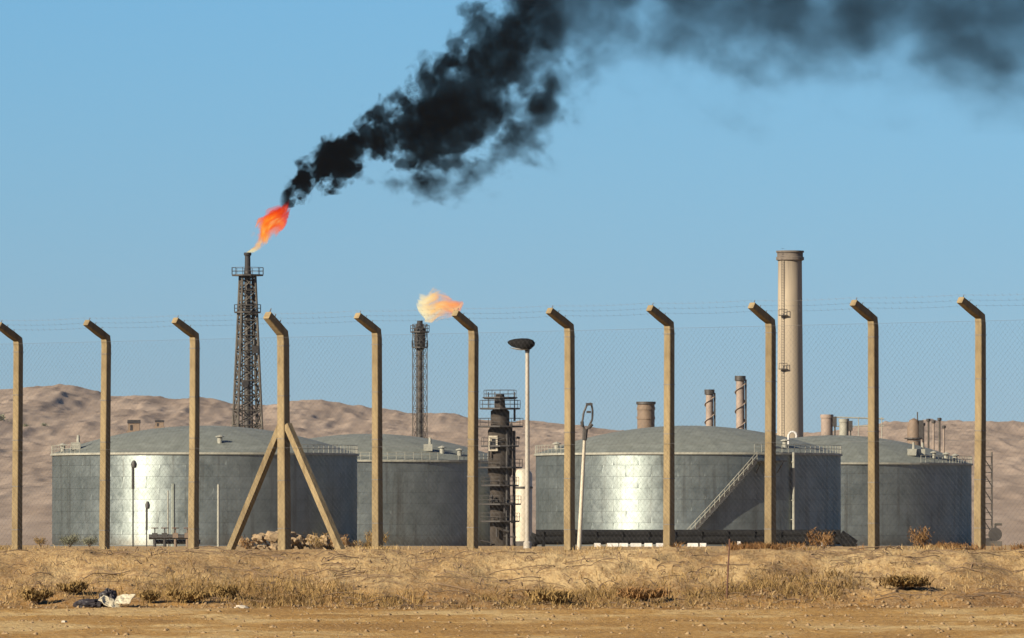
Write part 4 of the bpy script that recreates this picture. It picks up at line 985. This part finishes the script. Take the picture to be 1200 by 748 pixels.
def smoke_material():
    m, t, out = vol_mat('soot_smoke')
    pos = t.new('ShaderNodeNewGeometry').outputs['Position']; sx = t.new('ShaderNodeSeparateXYZ'); t.l.new(pos, sx.inputs[0])
    # plume coordinates: a = distance downwind, h = height, w = depth (all in units of 0.1325 m)
    a = t.m2('MULTIPLY_ADD', sx.outputs[0], 1 / s1, 600.0); h = t.m2('MULTIPLY_ADD', sx.outputs[2], -1 / s1, HY + EYE / s1); w = t.m2('MULTIPLY_ADD', sx.outputs[1], 1 / s1, -D1 / s1)
    U0, U1 = 320.0, 1400.0
    u = t.mr(a, U0, U1)
    def cv(pts, lo, hi): return t.mr(t.fcurve(u, [((p - U0) / (U1 - U0), (v - lo) / (hi - lo)) for p, v in pts]), 0, 1, lo, hi)
    cc = cv([(320, 240), (335, 228), (350, 212), (380, 188), (400, 178), (430, 163), (470, 150), (500, 138), (540, 112), (570, 82), (600, 45), (640, 18), (680, 5), (740, 0), (900, 10), (1050, 5), (1200, 12), (1400, 8)], -40, 260)
    rc = cv([(320, 7), (335, 15), (350, 21), (380, 25), (400, 30), (430, 32), (470, 39), (500, 50), (540, 64), (570, 82), (640, 96), (700, 88), (800, 80), (900, 90), (1000, 90), (1200, 108), (1400, 108)], 0, 120)
    ks = cv([(320, 1.6), (400, 1.2), (470, 0.62), (560, 0.34), (620, 0.26), (650, 0.16), (685, 0.07), (740, 0.075), (900, 0.085), (1400, 0.085)], 0, 2.0)
    # self-similar coordinates: eddies grow with the distance from the flare
    da, dh = t.m2('SUBTRACT', a, 318.0), t.m2('SUBTRACT', 240.0, h); ca, sa = math.cos(R(30)), math.sin(R(30))
    xr = t.m2('MAXIMUM', t.m2('MULTIPLY', t.m2('ADD', t.m2('MULTIPLY', da, ca), t.m2('MULTIPLY', dh, sa)), s1), 0.0)
    xp = t.m2('MULTIPLY', t.m2('SUBTRACT', t.m2('MULTIPLY', dh, ca), t.m2('MULTIPLY', da, sa)), s1); grow = t.m2('MULTIPLY_ADD', xr, 1 / 24.0, 1.0)
    cb = t.new('ShaderNodeCombineXYZ'); t.put(cb.inputs[0], t.m2('MULTIPLY', t.m2('LOGARITHM', grow, math.e), 24.0))
    t.put(cb.inputs[1], t.m2('DIVIDE', xp, grow)); t.put(cb.inputs[2], t.m2('DIVIDE', t.m2('MULTIPLY', w, s1), grow))
    n1 = t.noise(cb.outputs[0], 0.60, 4.0, 0.55, 0.2); n2 = t.noise(cb.outputs[0], 0.17, 2.0, 0.5)
    d = t.m2('SUBTRACT', h, cc); d = t.m2('SQRT', t.m2('ADD', t.m2('MULTIPLY', d, d), t.m2('MULTIPLY', w, w))); d = t.m2('DIVIDE', d, rc)
    nn = t.m2('ADD', t.m2('MULTIPLY', t.m2('SUBTRACT', n1, 0.5), 4.2), t.m2('MULTIPLY', t.m2('SUBTRACT', n2, 0.5), 2.4))
    nn = t.m2('MULTIPLY', nn, t.mr(a, 800, 1100, 1.0, 0.7)); nn = t.m2('ADD', nn, t.mr(a, 1080, 1200, 0.0, 0.3))
    core = t.m2('MULTIPLY', t.mr(t.m2('ADD', t.m2('SUBTRACT', 0.85, d), nn), 0.0, t.mr(a, 560, 760, 0.25, 1.1), smooth=True), ks)
    wc = cv([(320, 235), (400, 205), (440, 212), (480, 216), (520, 214), (560, 202), (600, 175), (640, 130), (680, 90), (1400, 60)], -40, 260)
    wr = cv([(320, 2), (400, 5), (440, 11), (480, 18), (540, 28), (600, 42), (640, 46), (700, 40), (760, 5), (1400, 2)], 0, 120)
    dw = t.m2('SUBTRACT', h, wc); w2 = t.m2('MULTIPLY', w, 0.6); dw = t.m2('DIVIDE', t.m2('SQRT', t.m2('ADD', t.m2('MULTIPLY', dw, dw), t.m2('MULTIPLY', w2, w2))), wr)
    wisp = t.m2('MULTIPLY', t.mr(t.m2('ADD', t.m2('SUBTRACT', 0.75, dw), nn), 0.0, 0.9, smooth=True), t.mr(a, 640, 720, 0.24, 0.0, smooth=True))
    thin = t.m2('MULTIPLY', t.mr(t.m2('ADD', t.m2('SUBTRACT', 1.35, d), t.m2('MULTIPLY', nn, 1.0)), 0.0, 1.0, smooth=True), t.mr(a, 420, 620, 0.0, 0.018, smooth=True))
    dens = t.m2('MULTIPLY', t.m2('ADD', t.m2('ADD', core, wisp), thin), t.mr(a, 326, 340, smooth=True))
    pv = t.new('ShaderNodeVolumePrincipled'); pv.inputs['Color'].default_value = (0.0005, 0.002, 0.004, 1); pv.inputs['Anisotropy'].default_value = 0.1
    t.l.new(dens, pv.inputs['Density']); t.l.new(pv.outputs[0], out.inputs['Volume'])
    m.cycles.volume_step_rate = 0.35
    return m
sm = hull('smoke', 0, [(326, 240, 9), (340, 223, 24), (370, 197, 38), (400, 182, 46), (440, 172, 72), (490, 158, 104), (540, 134, 134), (600, 92, 160), (660, 40, 180), (740, 15, 165), (900, 5, 160), (1100, 5, 160), (1300, 0, 165), (1390, 0, 150)], D1, s1, smoke_material(), 24, 0.10)
tag(sm, 'thick black smoke plume trailing from the big orange flame', 'smoke', kind='stuff')

def flame_material(name, px0, py0, ax, ay, L, D, stops, k, scale, thr, rad):
    """emission volume; flame axis from (px0,py0) along (ax,ay) for L px; rad: radius curve along the axis (px)"""
    m, t, out = vol_mat(name); s = D / F
    pos = t.new('ShaderNodeNewGeometry').outputs['Position']; sx = t.new('ShaderNodeSeparateXYZ'); t.l.new(pos, sx.inputs[0])
    a = t.m2('MULTIPLY_ADD', sx.outputs[0], 1 / s, 600.0 - px0); h = t.m2('MULTIPLY_ADD', sx.outputs[2], -1 / s, HY + EYE / s - py0); w = t.m2('MULTIPLY_ADD', sx.outputs[1], 1 / s, -D / s)
    al = t.m2('DIVIDE', t.m2('ADD', t.m2('MULTIPLY', a, ax), t.m2('MULTIPLY', h, ay)), L); pe = t.m2('SUBTRACT', t.m2('MULTIPLY', a, ay), t.m2('MULTIPLY', h, ax))
    wob = t.m2('MULTIPLY', t.m2('SINE', t.m2('MULTIPLY', al, 9.0)), 3.0); pe = t.m2('ADD', pe, wob)
    cb = t.new('ShaderNodeCombineXYZ'); t.put(cb.inputs[0], t.m2('MULTIPLY', al, L * s * 0.42)); t.put(cb.inputs[1], t.m2('MULTIPLY', pe, s)); t.put(cb.inputs[2], t.m2('MULTIPLY', w, s))
    n1 = t.noise(cb.outputs[0], scale, 4.0, 0.62, 0.5)
    rd = t.m2('MULTIPLY', t.fcurve(al, rad), 40.0)
    d = t.m2('DIVIDE', t.m2('SQRT', t.m2('ADD', t.m2('MULTIPLY', pe, pe), t.m2('MULTIPLY', w, w))), t.m2('MAXIMUM', rd, 0.5))
    x = t.m2('ADD', t.m2('SUBTRACT', thr, d), t.m2('MULTIPLY', t.m2('SUBTRACT', n1, 0.5), 4.6))
    e = t.mr(x, 0.0, 0.35, smooth=True)
    heat = t.m2('SUBTRACT', t.m2('ADD', t.m2('MULTIPLY', t.m2('SUBTRACT', 1.0, d), 0.45), t.m2('MULTIPLY', n1, 2.7)), t.m2('MULTIPLY_ADD', al, 0.85, 0.78))
    col = t.ramp(heat, stops)
    pv = t.new('ShaderNodeVolumePrincipled'); pv.inputs['Color'].default_value = (0.02, 0.01, 0.005, 1)
    t.l.new(t.m2('MULTIPLY', e, k[1]), pv.inputs['Density']); t.l.new(col, pv.inputs['Emission Color']); t.l.new(t.m2('MULTIPLY', e, k[0]), pv.inputs['Emission Strength'])
    t.l.new(pv.outputs[0], out.inputs['Volume']); m.cycles.volume_step_rate = 0.25
    return m
L_ = math.hypot(46, 58)
fm = flame_material('orange_fire', 290, 296, 46 / L_, -58 / L_, L_, D1, [(0.05, (0.45, 0.008, 0.001)), (0.28, (0.85, 0.045, 0.003)), (0.46, (1.0, 0.15, 0.006)), (0.66, (1.0, 0.40, 0.03)), (0.9, (1.0, 0.85, 0.35))], (0.86, 1.9), 0.55, 0.66, [(0, 0.07), (0.12, 0.13), (0.35, 0.28), (0.6, 0.40), (0.8, 0.34), (1.0, 0.14)])
f1 = hull('flame', 0, [(289, 297, 4), (294, 287, 11), (303, 272, 18), (314, 256, 23), (326, 243, 22), (337, 232, 10)], D1, s1, fm, 18, 0.1)
tag(f1, 'big orange flame leaning right on the lattice flare tower', 'flame', 'gas flames')
fm2 = flame_material('pale_fire', 490, 362, 0.99, -0.12, 50, D2, [(0.0, (0.75, 0.20, 0.07)), (0.28, (1.0, 0.34, 0.09)), (0.55, (1.0, 0.55, 0.16)), (0.9, (1.0, 0.88, 0.5))], (0.42, 0.9), 0.5, 0.66, [(0, 0.26), (0.2, 0.50), (0.5, 0.46), (0.8, 0.34), (1.0, 0.12)])
f2 = hull('flame', 0, [(488, 358, 8), (494, 356, 22), (506, 355, 24), (520, 356, 20), (532, 358, 16), (542, 361, 6)], D2, s2, fm2, 18, 0.1)
tag(f2, 'small pale flame beside a bent fence post, on the slim black mast', 'flame', 'gas flames')

# ------------------------------------------------------------------ haze
hz, t, out = vol_mat('air_haze')
pv = t.new('ShaderNodeVolumePrincipled'); pv.inputs['Color'].default_value = (0.80, 0.86, 0.95, 1); pv.inputs['Density'].default_value = 0.9e-5; pv.inputs['Anisotropy'].default_value = 0.2
t.l.new(pv.outputs[0], out.inputs['Volume'])
HAZE = True
if HAZE:
    o = MB().box((0, 3200, 57.5), (4000, 7400, 123)).build('haze', hz); tag(o, 'thin pale air haze before the hills', kind='stuff')

# ------------------------------------------------------------------ one common calibration factor on every base colour
KA = 0.82
for m in bpy.data.materials:
    if not m.use_nodes or 'Principled BSDF' not in m.node_tree.nodes: continue
    for nd in m.node_tree.nodes:
        if nd.type == 'VALTORGB':
            for e in nd.color_ramp.elements: e.color = (e.color[0] * KA, e.color[1] * KA, e.color[2] * KA, 1)
        elif nd.type == 'MIX' and nd.data_type == 'RGBA':
            for k in (6, 7):
                if not nd.inputs[k].is_linked: c = nd.inputs[k].default_value; nd.inputs[k].default_value = (c[0] * KA, c[1] * KA, c[2] * KA, 1)
